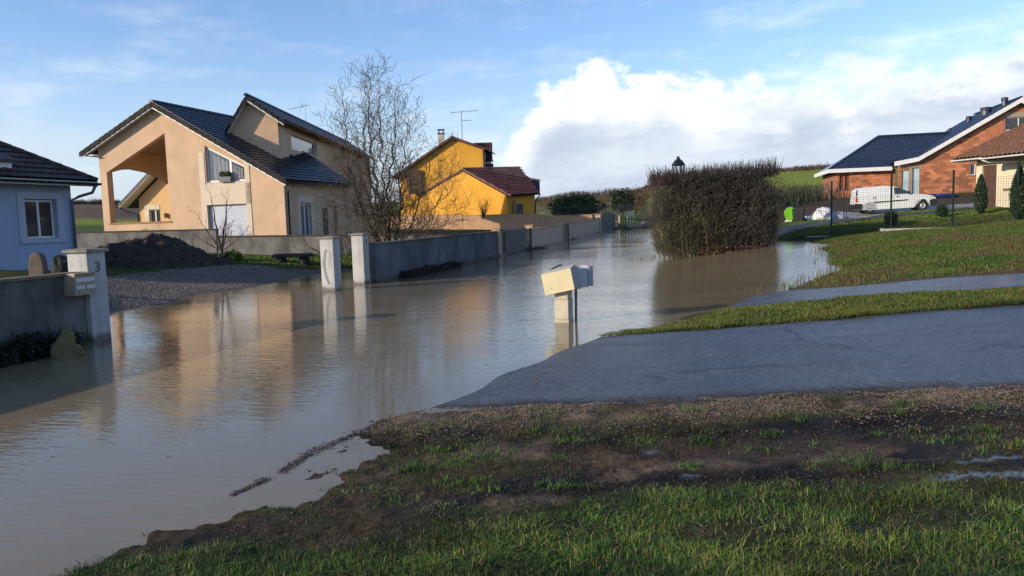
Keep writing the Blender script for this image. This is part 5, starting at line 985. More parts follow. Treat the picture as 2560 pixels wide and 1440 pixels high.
# the big overgrown hedge clump standing in the flood
hd = empty('overgrown_hedge', (8.32, 31.2, .2), 0, 'large dark leafless hedge clump standing in the flood water', 'hedge')
def hedge_shape(n):
    """Points through the clump: flat top, rounded ends, narrower foot."""
    u = rng.random(n) * 2 - 1; v = rng.random(n) * 2 - 1; h = rng.random(n) ** .85; xw = 2.3 * (.94 + .09 * np.sin(h * 2.6)) * (1 - .10 * h ** 6); edge = 1 - np.abs(u) ** 4 * .22
    top_ = 3.3 + .12 * (u + .2) + .25 * (vnoise(u * 4 + 5, v * 2 + 3) - .5); return np.stack([u * xw, v * 1.35 * (1 - .25 * np.abs(u) ** 3), h * top_ * edge], -1), u, h
n = 110000; P_, u, h = hedge_shape(n); k_ = rng.random(n) < .3 + .7 * ss(h + .25 * (fbm(P_[:, 0] * 1.5, P_[:, 2] * 1.2, 3) - .5), .08, .42); P_, u, h = P_[k_], u[k_], h[k_]; n = len(h); t = (fbm(P_[:, 0] * 1.3 + 9, P_[:, 2] * 1.3, 3))
cl = np.where((h < .55)[:, None] & (u < .1)[:, None], np.array((.105, .102, .045)), np.array((.072, .064, .052))) * (.55 + .9 * rng.random((n, 1))) * (.6 + .8 * ss(t, .35, .65)[:, None]); leaf_cloud('leaves', P_, .036, cl, hd, kind='stuff')
n = 14000; B0, u, h = hedge_shape(n); B0[:, 2] *= .86; ln = .25 + .55 * rng.random(n); dr_ = np.stack([rng.normal(size=n) * .75 + u * .3, rng.normal(size=n) * .6, .25 + rng.random(n)], -1); dr_ /= np.linalg.norm(dr_, axis=1)[:, None]
mid = B0 + dr_ * (ln * .5)[:, None] + rng.normal(size=(n, 3)) * .03; P3 = np.stack([B0, mid, B0 + dr_ * ln[:, None]], 1); twig_mesh('twigs', P3, np.full(n, .007), np.full(n, .003), np.array((.09, .076, .062)) * (.5 + rng.random((n, 1))), hd, 'stuff')
n = 2600; u = rng.random(n) * 2 - 1; B0 = np.stack([u * 2.5, rng.normal(size=n) * .6, 2.95 + .12 * u + .25 * rng.random(n)], -1); ln = .22 + .42 * rng.random(n) ** 2; dr_ = np.stack([rng.normal(size=n) * .16 + u * .12, rng.normal(size=n) * .15, np.ones(n)], -1); P3 = np.stack([B0, B0 + dr_ * (ln * .5)[:, None], B0 + dr_ * ln[:, None] + rng.normal(size=(n, 3)) * .03], 1); twig_mesh('top_shoots', P3, np.full(n, .011), np.full(n, .005), np.array((.06, .047, .045)) * (.6 + .7 * rng.random((n, 1))), hd, 'stuff')
n = 260; u = rng.random(n) * 2 - 1; B0 = np.stack([u * 1.9, rng.normal(size=n) * .7 - .3, np.full(n, -.3)], -1); ln = 2.2 + rng.random(n) * 1.0; dr_ = np.stack([u * .18 + rng.normal(size=n) * .13, rng.normal(size=n) * .14, np.ones(n)], -1); P3 = np.stack([B0, B0 + dr_ * (ln * .35)[:, None] + rng.normal(size=(n, 3)) * .05, B0 + dr_ * (ln * .7)[:, None] + rng.normal(size=(n, 3)) * .07, B0 + dr_ * ln[:, None]], 1); twig_mesh('stems', P3, .009 + .012 * rng.random(n), np.full(n, .004), np.where((u < -.1)[:, None], np.array((.085, .072, .033)), np.array((.05, .042, .034))) * (.6 + .7 * rng.random((n, 1))), hd)
n = 5000; P_ = np.stack([rng.uniform(-.8, 1.6, n), rng.normal(size=n) * .4 - .9, rng.random(n) ** 1.6 * .4], -1); leaf_cloud('leaf_drift', P_, .05, np.array((.075, .035, .02)) * (.5 + rng.random((n, 1))), hd, kind='stuff')

def shrub(name, c, r, n, size, c0, c1, label, cat='shrub', group=None, trunk=True, inner=.35):
    e = empty(name, (c[0], c[1], gz(c[0], c[1])), 0, label, cat, group); zc = c[2]; P_ = ball_pts(n, (0, 0, zc), r, inner); P_ += rng.normal(size=P_.shape) * np.array(r) * .06
    lump = fbm(P_[:, 0] * 2.2 / r[0] + 4, P_[:, 2] * 2.2 / r[2] + c[0], 3); P_ = np.array((0, 0, zc)) + (P_ - np.array((0, 0, zc))) * (.72 + .5 * lump)[:, None]; leaf_cloud('crown', P_, size, greens(n, c0, c1) * (.5 + .9 * rng.random((n, 1))), e)
    if trunk: MB().tube([(0, 0, -.1), (.02, .01, zc * .5), (0, 0, zc)], [.08, .06, .03], 7).build('trunk', BARK_DARK, e, True)
    return e
# garden plants behind the wire fence
shrub('clipped_box', (17.0, 34.0, .34), (.30, .30, .36), 2600, .035, (.012, .028, .01), (.04, .07, .02), 'round clipped box bush behind the middle fence post'); shrub('clipped_box', (20.0, 35.3, .30), (.27, .27, .30), 2200, .035, (.012, .026, .01), (.035, .06, .02), 'smaller dark clipped box bush below the van bumper')
def cypress(x, y, h, r, n, label):
    e = empty('columnar_conifer', (x, y, gz(x, y)), 0, label, 'conifer'); t = rng.random(n); rad = r * np.minimum(1, 1.9 * (1 - t) ** .75) * (.35 + .65 * np.minimum(1, t * 7)); a = rng.random(n) * 6.283; q = np.sqrt(rng.random(n)) * .45 + .55
    q = q * (.82 + .36 * vnoise(a * 2 + x, t * 9)); P_ = np.stack([np.cos(a) * rad * q, np.sin(a) * rad * q, .08 + t * h], -1); leaf_cloud('crown', P_, .05, greens(n, (.012, .03, .012), (.04, .07, .025)), e); MB().tube([(0, 0, -.1), (0, 0, h * .7)], [.05, .02], 6).build('trunk', BARK_DARK, e)
cypress(21.6, 35.0, 1.72, .26, 4500, 'slim dark conifer beside the brown door of the cream house'); cypress(20.95, 31.4, 2.15, .30, 6000, 'taller slim dark conifer at the right edge inside the fence')
shrub('bare_bush', (17.6, 54.0, 1.3), (2.3, 1.6, 1.5), 5200, .07, (.06, .055, .03), (.13, .12, .06), 'sparse olive grey bush on the building plot right of the hedge', inner=.05)
# hedges and shrubs at the far end of the street
shrub('evergreen_hedge', (9.0, 104, 1.5), (3.9, 2.0, 1.7), 8000, .14, (.014, .032, .012), (.06, .095, .03), 'dark glossy evergreen hedge right of the yellow annexe', 'hedge'); shrub('dark_evergreen', (16.6, 112, 2.2), (2.0, 1.6, 1.9), 5000, .12, (.008, .02, .012), (.03, .05, .02), 'round dark evergreen beyond the far fence'); shrub('green_shrub', (24.3, 116, 2.3), (2.4, 1.8, 2.0), 5000, .13, (.03, .045, .012), (.08, .11, .03), 'mid green rounded shrub left of the big hedge')
shrub('brown_thicket', (20.6, 124, 2.0), (2.2, 2, 2.2), 3000, .12, (.09, .06, .03), (.18, .13, .07), 'brown leafless thicket between the far evergreens', inner=.1); shrub('russet_bush', (33, 130, 2.2), (3, 2, 2.2), 3000, .13, (.12, .06, .025), (.2, .12, .05), 'russet bush at the edge of the bright hill field', inner=.1)
def twig_bank(name, pts, hh, n, col, label, size=.28):
    pts = np.array(pts, float); seg = np.linspace(0, len(pts) - 1, n) + rng.normal(size=n) * .02 * 0; seg = rng.random(n) * (len(pts) - 1); i = np.clip(seg.astype(int), 0, len(pts) - 2); f = (seg - i)[:, None]; p = pts[i] * (1 - f) + pts[i + 1] * f
    x = p[:, 0] + rng.normal(size=n) * p[:, 3] * .5; y = p[:, 1] + rng.normal(size=n) * p[:, 3]; z = ground_z(x, y); h = hh * p[:, 2] * (.45 + .55 * fbm(x * .09, y * .09, 3) * 1.6); B0 = np.stack([x, y, z - .3 + h * .25 * rng.random(n)], -1)
    d = np.stack([rng.normal(size=n) * .22, rng.normal(size=n) * .2, np.ones(n)], -1); P3 = np.stack([B0, B0 + d * (h * .5)[:, None] + rng.normal(size=(n, 3)) * .15, B0 + d * h[:, None]], 1)
    c = np.array(col) * (.5 + rng.random((n, 1))); o = tag(twig_mesh(name, P3, np.full(n, size * .45), np.full(n, size * .10), c), label, 'woodland', kind='stuff'); return o
twig_bank('hill_wood', [(49, 292, .5, 4), (62, 296, 1.0, 7), (85, 298, .8, 8), (105, 300, .6, 7), (130, 304, 1.1, 10), (165, 304, 1.3, 10)], 2.8, 9000, (.105, .072, .055), 'bare brown wood along the top of the green hill', .4)
twig_bank('field_hedge', [(-185, 310, .9, 4), (-160, 305, 1.1, 4), (-140, 300, .7, 4)], 4.2, 2500, (.05, .045, .035), 'dark hedge at the edge of the far left field'); twig_bank('field_scrub', [(8, 205, .6, 8), (20, 210, .8, 12), (34, 215, .8, 10), (48, 225, .6, 8)], 2.8, 1700, (.12, .095, .055), 'scrub and brambles across the field beyond the street')
twig_bank('field_hedge', [(10, 285, .5, 3), (25, 290, .6, 3), (42, 292, .7, 3)], 5, 1200, (.09, .08, .055), 'thin row of bare trees on the skyline beyond the street', .22)
tr_ = twig_bank('plot_scrub', [(14, 62, .8, 2), (22, 66, 1, 2), (28, 70, .9, 2)], 2.2, 1600, (.07, .075, .05), 'grey green scrub at the foot of the green hill', .08)

# ------------------------------------------------------------------ soil heap, stones, bench
def lump(name, c, r, seed, m, label, cat, amp=.25, sub_=4, squash=True, parent=None, rz=0., taper=0.):
    bm = bmesh.new(); bmesh.ops.create_icosphere(bm, subdivisions=sub_, radius=1)
    for v in bm.verts:
        d = v.co.normalized(); k = 1 + amp * mnoise.fractal(d * 1.6 + Vector((seed, seed * .7, 0)), .9, 2.1, 5); q = 1 - taper * max(-.4, d.z); v.co = Vector((d.x * r[0] * k * q + taper * .12 * d.z * r[0], d.y * r[1] * k * q, d.z * r[2] * k))
    me = bpy.data.meshes.new(name); bm.to_mesh(me); bm.free(); me.polygons.foreach_set('use_smooth', [sub_ > 3] * len(me.polygons)); o = link(name, me, m, parent); o.location = c; o.rotation_euler = (0, 0, rz)
    return tag(o, label, cat) if label else o
SOIL = mat('dark_soil', (.034, .026, .021), .95, .5, 3, 1.0, 18, col2=(.075, .052, .036))
def heap():
    nx, ny = 150, 80; x = np.linspace(-3.6, 3.2, nx); y = np.linspace(-2.6, 2.2, ny); X, Y = np.meshgrid(x, y); e = np.sqrt((X / 3.3) ** 2 + (Y / 2.1) ** 2)
    H = 1.22 * np.clip(1 - e ** 1.9, 0, 1) ** .7 * np.where(X > -.2, 1 - .19 * (X + .2), 1) ; H = H * (.72 + .56 * fbm(X * 1.1 + 3, Y * 1.1, 3)) + (fbm(X * 4, Y * 4, 4) - .5) * .5 * np.clip(H * 3, 0, 1) + (fbm(X * 11, Y * 11, 3) - .5) * .26 * np.clip(H * 4, 0, 1)
    gx, gy = -14.4, 31.3; Z = ground_z(X.ravel() + gx, Y.ravel() + gy) - .12 + H.ravel(); i = np.arange(ny - 1)[:, None] * nx; j = np.arange(nx - 1)[None]; q = np.stack([i + j, i + j + 1, i + nx + j + 1, i + nx + j], -1).reshape(-1, 4)
    tag(np_mesh('soil_heap', np.stack([X.ravel() + gx, Y.ravel() + gy, Z], -1), q, SOIL), 'long heap of dark clodded soil beside the gravel drive', 'soil heap')
heap()
STONE = mat('garden_stone', (.17, .13, .10), .95, .35, 5, .7, 30); DSTONE = mat('dark_stone', (.05, .045, .042), .95, .4, 5, .8, 25)
so = MB(); sx_, sy_ = -11.82, 19.0; zb = gz(sx_, sy_)
pr = [(-.19, -.1), (-.2, .3), (-.17, .52), (-.09, .64), (.02, .67), (.12, .62), (.18, .48), (.2, .2), (.19, -.1)]; so.slab([(a, -.1, b) for a, b in pr], (0, .2, 0)); s1 = so.build('standing_stone', STONE, None, bevel=.04); s1.location = (sx_, sy_, zb + .15); tag(s1, 'rounded brown standing stone on the lawn by the blue house', 'stone')
lump('standing_stone', (-11.0, 18.6, zb + .36), (.26, .2, .40), 4, DSTONE, 'dark rough boulder right of the brown standing stone', 'stone', .3, 3)
lump('yellow_rock', (-6.98, 11.75, .06), (.22, .2, .42), 9, mat('ochre_rock', (.20, .16, .07), .9, .4, 6, .6, 30), 'pointed ochre rock in the water below the number 3 pillar', 'rock', .5, 4, taper=.62)
bn_ = empty('stone_bench', (-9.15, 31.9, gz(-9.15, 31.9)), R_(-10), 'low rough stone bench on the grass before the garden wall', 'bench')
for sx in (-.52, .52): lump('support', (sx, 0, .14), (.22, .24, .24), 3 + sx, DSTONE, None, None, .3, 2, parent=bn_)
mb = MB().hexa([(-.85, -.28, .3), (.82, -.26, .3), (.84, .27, .3), (-.82, .28, .3), (-.8, -.24, .45), (.78, -.22, .44), (.8, .24, .45), (-.78, .25, .46)]); mb.build('seat_slab', DSTONE, bn_, bevel=.04)
shrub('daffodil_clump', (-12.0, 32.6, .2), (.5, .3, .25), 500, .12, (.08, .12, .02), (.16, .2, .04), 'yellow green leafy clump at the foot of the fruit tree', 'plant', trunk=False)
# ivy and dead growth at the walls' feet
def scraps(name, s0, s1, t0, h, n, col, label, sz=.05):
    e = empty(name, street((s0 + s1) / 2, t0, 0), RZ, label, 'plant'); L = s1 - s0; y = rng.random(n) * L - L / 2; tt = rng.random(n) ** 1.5; hh = h * (.45 + .9 * fbm(y * 2.1 + 3, y * 0 + s0, 3)); P_ = np.stack([rng.random(n) * .5 - .02, y, tt * hh - .05], -1); leaf_cloud('leaves', P_, sz, np.array(col) * (.4 + 1.1 * rng.random((n, 1))), e)
    m_ = n // 5; B0 = np.stack([rng.random(m_) * .35, rng.random(m_) * L - L / 2, np.full(m_, -.05)], -1); d = np.stack([rng.normal(size=m_) * .3, rng.normal(size=m_) * .4, np.ones(m_)], -1); ln = h * (.4 + .7 * rng.random(m_)); twig_mesh('stems', np.stack([B0, B0 + d * (ln * .5)[:, None], B0 + d * ln[:, None] + rng.normal(size=(m_, 3)) * .04], 1), np.full(m_, .005), np.full(m_, .002), np.array(col) * (.5 + rng.random((m_, 1))), e)
scraps('ivy_growth', -16.5, -11.9, -.08, .42, 9000, (.016, .015, .013), 'black dead creeper at the foot of the wall below the letter box', .035); scraps('dead_weeds', 2.2, 8.0, 0.0, .30, 3800, (.045, .03, .026), 'dead weeds and rubbish along the foot of the dark wall', .045)

# ------------------------------------------------------------------ twin letter boxes on the flooded verge
mbx = empty('post_box', (.95, 14.02, 0), R_(-23), 'tilted cream metal letter box on a concrete block post in the flood', 'letter box'); CBOX = mat('cream_metal', (.62, .52, .31), .5, .12, 2, .06, 60, stain=.08); CPOST = mat('cream_block', (.56, .50, .38), .9, .18, 4, .4, 50, stain=.2)
MB().box(-.14, .14, -.14, .14, -.35, .06).build('foot_block', CPOST, mbx, bevel=.01); MB().box(-.135, .135, -.135, .135, .062, .43).build('post_block', CPOST, mbx, bevel=.01); MB().box(-.125, .125, -.125, .125, .432, .60).build('top_block', CPOST, mbx, bevel=.01)
bx = MB().box(-.29, .29, -.2, .2, -.2, .18).build('box', mat('box_grey', (.36, .36, .33), .5, .15, 3), mbx, bevel=.012); bx.location = (-.02, -.02, .76); bx.rotation_euler = (R_(-4), R_(-12), 0)
MB().box(-.292, .292, -.222, -.203, -.21, .185).build('front_panel', CBOX, bx, bevel=.006); MB().hexa([(-.3, -.21, .183), (.3, -.21, .183), (.3, .22, .183), (-.3, .22, .183), (-.3, -.02, .25), (.3, -.02, .25), (.3, .22, .20), (-.3, .22, .20)]).build('lid', mat('box_lid', (.42, .40, .34), .5, .15, 3), bx)
MB().tube([(-.2, 0, .24), (-.02, .05, .30), (.05, .05, .29)], .016, 6).build('lid_clip', DARKMETAL, bx)
for (a, b) in ((-.22, -.13), (-.14, -.10)): MB().tube([(a, -.222, b), (a, -.228, b)], .01, 6).build('rust_spot', mat('rust', (.2, .1, .05), .9), bx)
gbx = empty('post_box', (1.24, 14.25, 0), R_(20), 'grey metal letter box on a thin pole behind the cream one', 'letter box'); GBOX = mat('grey_box', (.44, .46, .50), .5, .1, 3, .05)
MB().tube([(-.06, 0, -.35), (-.04, 0, .62)], .026, 8).build('pole', mat('rusty_pole', (.22, .19, .16), .7, .3, 5), gbx); MB().box(-.2, .14, -.16, .16, .62, .98).build('box', GBOX, gbx, bevel=.01); MB().box(.142, .24, -.18, .18, .64, 1.02).build('front_cover', mat('grey_cover', (.34, .35, .38), .5, .1, 3), gbx, bevel=.01)

# ------------------------------------------------------------------ street lantern behind the hedge
ln_ = empty('street_lamp', (9.3, 42.0, .5), R_(10), 'black lantern street lamp rising behind the big hedge', 'street lamp'); IRON = mat('black_iron', (.018, .022, .024), .45, .2, 5, .1)
MB().lathe([(.16, -.3), (.16, .3), (.11, .4), (.07, .6), (.05, 1.0), (.045, 3.35), (.08, 3.4), (.05, 3.5)], 12).build('post', IRON, ln_, True)
def ring4(r, z): return [(r, r, z), (-r, r, z), (-r, -r, z), (r, -r, z)]
mb = MB(); a, b = ring4(.15, 3.52), ring4(.25, 4.05)
for k in range(4): mb.tube([a[k], b[k]], .03, 5).tube([b[k], b[(k + 1) % 4]], .03, 5).tube([a[k], a[(k + 1) % 4]], .03, 5)
hd_ = mb.build('lantern_frame', IRON, ln_)
for k in range(4): k2 = (k + 1) % 4; MB().quad(a[k], a[k2], b[k2], b[k]).build('pane', clear_glass(), hd_)
MB().hexa([(-.29, -.29, 4.06), (.29, -.29, 4.06), (.29, .29, 4.06), (-.29, .29, 4.06), (-.15, -.15, 4.32), (.15, -.15, 4.32), (.15, .15, 4.32), (-.15, .15, 4.32)]).build('lantern_roof', IRON, ln_); MB().lathe([(.15, 4.32), (.13, 4.38), (.06, 4.42), (.07, 4.46), (.11, 4.47), (.1, 4.5), (.03, 4.52)], 12).build('finial', IRON, ln_)

# ------------------------------------------------------------------ wire fence with stepped concrete edging
wf = empty('wire_fence', (11.63, 33.59, 0), RZ, 'dark green wire mesh fence with tall posts and stepped concrete edging', 'fence'); FGREEN = mat('fence_green', (.012, .022, .018), .5, .1, 4, .05); zs = [.57, .71, .94, .97, 1.2, 1.35]; sp = 2.36
for k in range(6):
    x = k * sp; MB().box(x - .035, x + .035, -.035, .035, zs[k] - .4, zs[k] + 2.36).build('post', FGREEN, wf); MB().box(x - .045, x + .045, -.045, .045, zs[k] + 2.361, zs[k] + 2.39).build('post_cap', FGREEN, wf)
mp = {}
for k in range(5):
    z0 = zs[k] + .08; mb = MB(); H_ = 1.98
    for i in range(1, 24): x = k * sp + .04 + i * (sp - .08) / 24; mb.box(x - .0035, x + .0035, -.0035, .0035, z0, z0 + H_)
    for i in range(21): z = z0 + i * H_ / 20; mb.box(k * sp + .04, (k + 1) * sp - .04, -.003, .003, z - .0035, z + .0035)
    mb.build('mesh_panel', FGREEN, wf)
CONC = mat('pale_edging', (.46, .45, .42), .8, .2, 4, .3, 40)
for (x0, x1, zt) in ((1.38, 4.45, .76), (4.452, 9.5, 1.0), (9.502, 12.5, 1.22)): MB().box(x0, x1, -.04, .06, zt - .35, zt).build('edging', CONC, wf)
MB().box(4.3, 4.449, -.05, .055, .6, 1.02).build('edging_step', CONC, wf)
rf = empty('rear_fence', (17.0, 43.5, 0), RZ, 'row of short dark posts beside the parked van', 'fence')
for x, h in ((1.9, 1.7), (-.9, 1.4), (8.8, 1.9), (-3.2, 1.5)):
    p = Vector((17.0, 43.5, 0)) + Q * x; MB().box(x - .03, x + .03, -.03, .03, gz(p.x, p.y) - .2, gz(p.x, p.y) + h).build('post', mat('brown_post', (.05, .03, .025), .7), rf)

# ------------------------------------------------------------------ white van (side view, nose right)
vx, vy = 23.5, 46.9; vn = empty('delivery_van', (vx, vy, gz(vx, vy) + .06), RZ + R_(0), 'white panel van with black bumpers parked behind the wire fence', 'van'); vn.rotation_euler = (0, R_(-2.0), RZ)
VW = mat('van_white', (.70, .71, .70), .25, .06, 1.5, .0, 40, spec=.6); VB = mat('van_plastic', (.025, .026, .028), .6, .2, 5, .1); TYRE = mat('tyre', (.018, .018, .018), .9, .2, 8, .3); RIM = mat('rim', (.42, .43, .44), .35, .2, 5, .1, metal=.5)
RWx, FWx, wr = -1.42, 1.49, .315; hw = .83
def arch_(cx): return [(cx + .40 * math.cos(math.pi - math.pi * k / 8), .30 + .40 * math.sin(math.pi * k / 8)) for k in range(9)]
low = [(-2.2, .34), (-1.86, .24)] + arch_(RWx) + [(-.98, .22), (1.05, .22)] + arch_(FWx) + [(1.93, .26), (2.24, .32), (2.27, .55), (2.22, .72), (2.05, .86), (1.5, .98), (1.02, 1.04), (-2.2, 1.04), (-2.25, .6)]
up_ = [(-2.2, 1.041), (1.02, 1.041), (.82, 1.12), (.18, 1.50), (-.1, 1.58), (-.6, 1.63), (-1.5, 1.62), (-2.0, 1.58), (-2.14, 1.48)]
def prism(poly, yw, nm, m_):
    bm = bmesh.new(); f0 = [bm.verts.new((x, -yw(z), z)) for x, z in poly]; f1 = [bm.verts.new((x, yw(z), z)) for x, z in poly]; n = len(poly)
    a = bm.faces.new(f0); b = bm.faces.new(f1[::-1])
    for i in range(n): bm.faces.new((f0[i], f1[i], f1[(i + 1) % n], f0[(i + 1) % n]))
    bmesh.ops.triangulate(bm, faces=[a, b]); bmesh.ops.recalc_face_normals(bm, faces=bm.faces[:]); me = bpy.data.meshes.new(nm); bm.to_mesh(me); bm.free(); return link(nm, me, m_, vn, .03)
body = prism(low, lambda z: hw, 'lower_body', VW); cab = prism(up_, lambda z: hw - .13 * (z - 1.04) / .58, 'upper_body', VW)
def side_panel(poly, off, nm, m_, par):
    for s in (-1, 1):
        mb = MB(); P_ = [(x, s * (hw - (.13 * (z - 1.04) / .58 if z > 1.04 else 0) + off), z) for x, z in poly]; mb.slab(P_ if s < 0 else P_[::-1], (0, s * .008, 0)).build(nm, m_, par)
side_panel([(-.02, 1.08), (.82, 1.08), (.74, 1.16), (.22, 1.46), (-.02, 1.50)], .004, 'side_window', GLASS, cab); side_panel([(-1.2, .62), (.72, .66), (.72, .73), (-1.2, .69)], .006, 'rub_strip', VB, body); side_panel([(-2.19, 1.1), (-2.09, 1.1), (-2.05, 1.46), (-2.12, 1.46)], .005, 'rear_window', GLASS, cab)
side_panel([(-2.21, .72), (-2.06, .72), (-2.08, 1.06), (-2.19, 1.06)], .005, 'tail_light', mat('tail_light', (.55, .06, .02), .3, .1), body); side_panel([(-2.24, .33), (-1.86, .25), (-1.80, .5), (-1.82, .62), (-2.25, .66)], .012, 'rear_bumper_side', VB, body); side_panel([(1.92, .25), (2.25, .31), (2.28, .55), (2.2, .66), (1.9, .62), (1.9, .42)], .012, 'front_bumper_side', VB, body)
MB().box(2.235, 2.31, -.8, .8, .3, .62).build('front_bumper', VB, body, bevel=.02); MB().box(-2.33, -2.255, -.8, .8, .32, .62).build('rear_bumper', VB, body, bevel=.02)
MB().slab([(.84, -.66, 1.13), (.84, .66, 1.13), (.21, .6, 1.5), (.21, -.6, 1.5)], (.012, 0, .016)).build('windscreen', GLASS, cab)
for s in (-1, 1):
    MB().hexa([(2.06, s * .55, .66), (2.25, s * .55, .66), (2.2, s * .82, .66), (1.98, s * .85, .66), (2.0, s * .55, .86), (2.14, s * .55, .83), (2.08, s * .82, .84), (1.93, s * .85, .86)]).build('headlight', glass_mat('lamp_glass', (.5, .52, .52), .1), body)
    MB().box(.70, .82, min(s * .84, s * .98), max(s * .84, s * .98), 1.06, 1.22).build('mirror', VB, cab, bevel=.02); MB().box(.08, .24, min(s * .835, s * .86), max(s * .835, s * .86), .93, .97).build('handle', VB, body); MB().box(-1.22, -1.06, min(s * .835, s * .86), max(s * .835, s * .86), .92, .96).build('handle', VB, body)
    for xx in (-.06, -1.04): MB().box(xx, xx + .012, min(s * .8305, s * .833), max(s * .8305, s * .833), .26, 1.03).build('door_seam', VB, body)
    for cx in (RWx, FWx):
        w_ = MB(); y0, y1 = (s * .60, s * .80); n = 20
        prof = [(.19, 0), (.29, .0), (.315, .03), (.315, .17), (.29, .2), (.19, .2)]; k0 = 0
        for r_, t_ in prof:
            for j in range(n): a = 2 * math.pi * j / n; w_.v.append((cx + r_ * math.cos(a), y0 + (y1 - y0) * t_ / .2, .31 + r_ * math.sin(a)))
        for i in range(5):
            for j in range(n): j2 = (j + 1) % n; w_.f.append((i * n + j, i * n + j2, (i + 1) * n + j2, (i + 1) * n + j))
        wh = w_.build('wheel', TYRE, vn, True); r = MB(); c0 = 0
        for r_, t_ in ((.19, .17), (.17, .13), (.07, .14), (.05, .17), (.0, .17)):
            for j in range(n): a = 2 * math.pi * j / n; r.v.append((cx + r_ * math.cos(a), y0 + (y1 - y0) * t_ / .2, .31 + r_ * math.sin(a)))
        for i in range(4):
            for j in range(n): j2 = (j + 1) % n; r.f.append((i * n + j, i * n + j2, (i + 1) * n + j2, (i + 1) * n + j))
        r.build('rim', RIM, wh, True)

# ------------------------------------------------------------------ building-site clutter
def sack(x, y, r, label, seed, m=None, sq=.6): return lump('rubble_sack', (x, y, gz(x, y) + r[2] * .45), r, seed, m or mat('white_sack', (.62, .62, .62), .7, .15, 3, .4, 12), label, 'sack', .3, 3)
sack(16.2, 43.0, (.6, .45, .32), 'low white plastic sack left of the lime green bin', 2); sack(17.9, 43.6, (.55, .45, .55), 'peaked white plastic sack right of the lime green bin', 5); sack(19.0, 44.0, (.5, .4, .34), 'grey white plastic sack nearest the van', 7, mat('grey_sack', (.40, .44, .50), .7, .2, 3, .3, 12))
gb = empty('wheelie_bin', (15.15, 40.0, gz(15.15, 40.0)), R_(-30), 'dark bin with rounded lime green lid tipped open on the building plot', 'bin')
MB().hexa([(-.25, -.25, 0), (.25, -.25, 0), (.25, .25, 0), (-.25, .25, 0), (-.3, -.3, .68), (.3, -.3, .68), (.3, .3, .68), (-.3, .3, .68)]).build('tub', VB, gb, bevel=.03)
pr = [(.30 * math.sin(a_) * (1 if math.cos(a_) > 0 else .9), .36 + .36 * math.cos(a_)) for a_ in [2 * math.pi * k / 18 for k in range(18)]]; ld = MB().slab([(x, 0, z) for x, z in pr], (0, .05, 0)).build('lid', mat('lime_plastic', (.22, .62, .02), .4, .1, 3, .05), gb, bevel=.015); ld.location = (-.42, -.3, .06); ld.rotation_euler = (0, R_(6), R_(20)); MB().tube([(-.3, .22, .05), (-.3, .3, .05)], .09, 12).build('wheel', TYRE, gb); MB().tube([(.3, .22, .05), (.3, .3, .05)], .09, 12).build('wheel', TYRE, gb)
tp = lump('blue_tarpaulin', (31.5, 56.5, gz(31.5, 56.5) + .12), (1.7, .8, .2), 3, mat('blue_tarp', (.03, .05, .22), .5, .3, 3, .4, 12), 'crumpled blue tarpaulin before the brick house', 'tarpaulin', .35, 3)

# ------------------------------------------------------------------ far end of the street: sign, rocks, picket fence
sg = empty('notice_board', (14.2, 90, 1.0), RZ, 'small cream notice board on white legs at the far bend', 'sign')
MB().box(-.42, .42, -.03, .03, .75, 1.32).build('board', mat('notice_print', (.58, .54, .40), .7, .25, 14, .05, 60, col2=(.34, .32, .26)), sg)
for x in (-.36, 0, .36): MB().box(x - .03, x + .03, -.028, .028, -.5, .748).build('leg', WHITE, sg)
rk_ = mat('kerb_boulder', (.30, .22, .14), .9, .35, 4, .5, 20)
for k, (x, y, r, lb_) in enumerate(((13.4, 84.5, .55, 'low ochre boulder nearest the tall far gate'), (15.0, 88.0, .7, 'ochre boulder in the middle of the far bend'), (16.6, 91.5, .75, 'largest ochre boulder at the far bend'))): lump('boulder', (x, y, water_z(x, y) + .12), (r * 1.3, r, r * .55), 30 + k, rk_, lb_, 'boulder', .3, 3)
for k in range(6):
    x, y = 15.5 + k * 1.5, 99 + k * .9; lump('boulder', (x, y, gz(x, y) + .15), (.6, .5, .4), 50 + k, rk_, ['first', 'second', 'third', 'fourth', 'fifth', 'sixth'][k] + ' from the left of the tan boulders lining the far bend', 'boulder', .3, 2)
pf = empty('picket_fence', (9, 97, gz(10, 97)), R_(-6), 'dark picket fence beyond the tall far gate', 'fence'); pm = MB().box(-.05, .05, -.03, .03, 0, 1.5).mesh('picket'); pm.materials.append(DARKMETAL)
for k in range(34): o = bpy.data.objects.new('picket', pm); COL.objects.link(o); o.parent = pf; o.location = (-3 + k * .3, 0, .3 + random.uniform(-.03, .03))
for z in (.7, 1.5): MB().box(-3.1, 7.1, .035, .08, z, z + .08).build('rail', DARKMETAL, pf)

# ------------------------------------------------------------------ leaf litter on the drowned kerb, loose stones
n = 1500; t = rng.random(n); cx = -2.10 + .78 * t + .035 * np.sin(t * 9); cy = 5.38 + 2.0 * t; off = rng.normal(size=n) * (.014 + .022 * np.sin(t * np.pi)) * (.4 + 1.2 * vnoise(t * 14, t * 0 + 3)) ; x = cx + off; y = cy - off * .35 + rng.normal(size=n) * .02
V = np.stack([x, y, np.full(n, .004) + rng.random(n) * .006], -1); a = rng.random(n) * 6.28; s = .006 + .014 * rng.random(n) ** 2; dx = np.stack([np.cos(a) * s, np.sin(a) * s, rng.normal(size=n) * .002], -1); dy = np.stack([-np.sin(a) * s * .5, np.cos(a) * s * .5, rng.normal(size=n) * .002], -1)
keep = vnoise(t * 22 + 3, t * 0 + 1) > .02
litter = np.stack([V - dx, V - dy, V + dx, V + dy], 1)[keep].reshape(-1, 3); m_ = len(litter) // 4
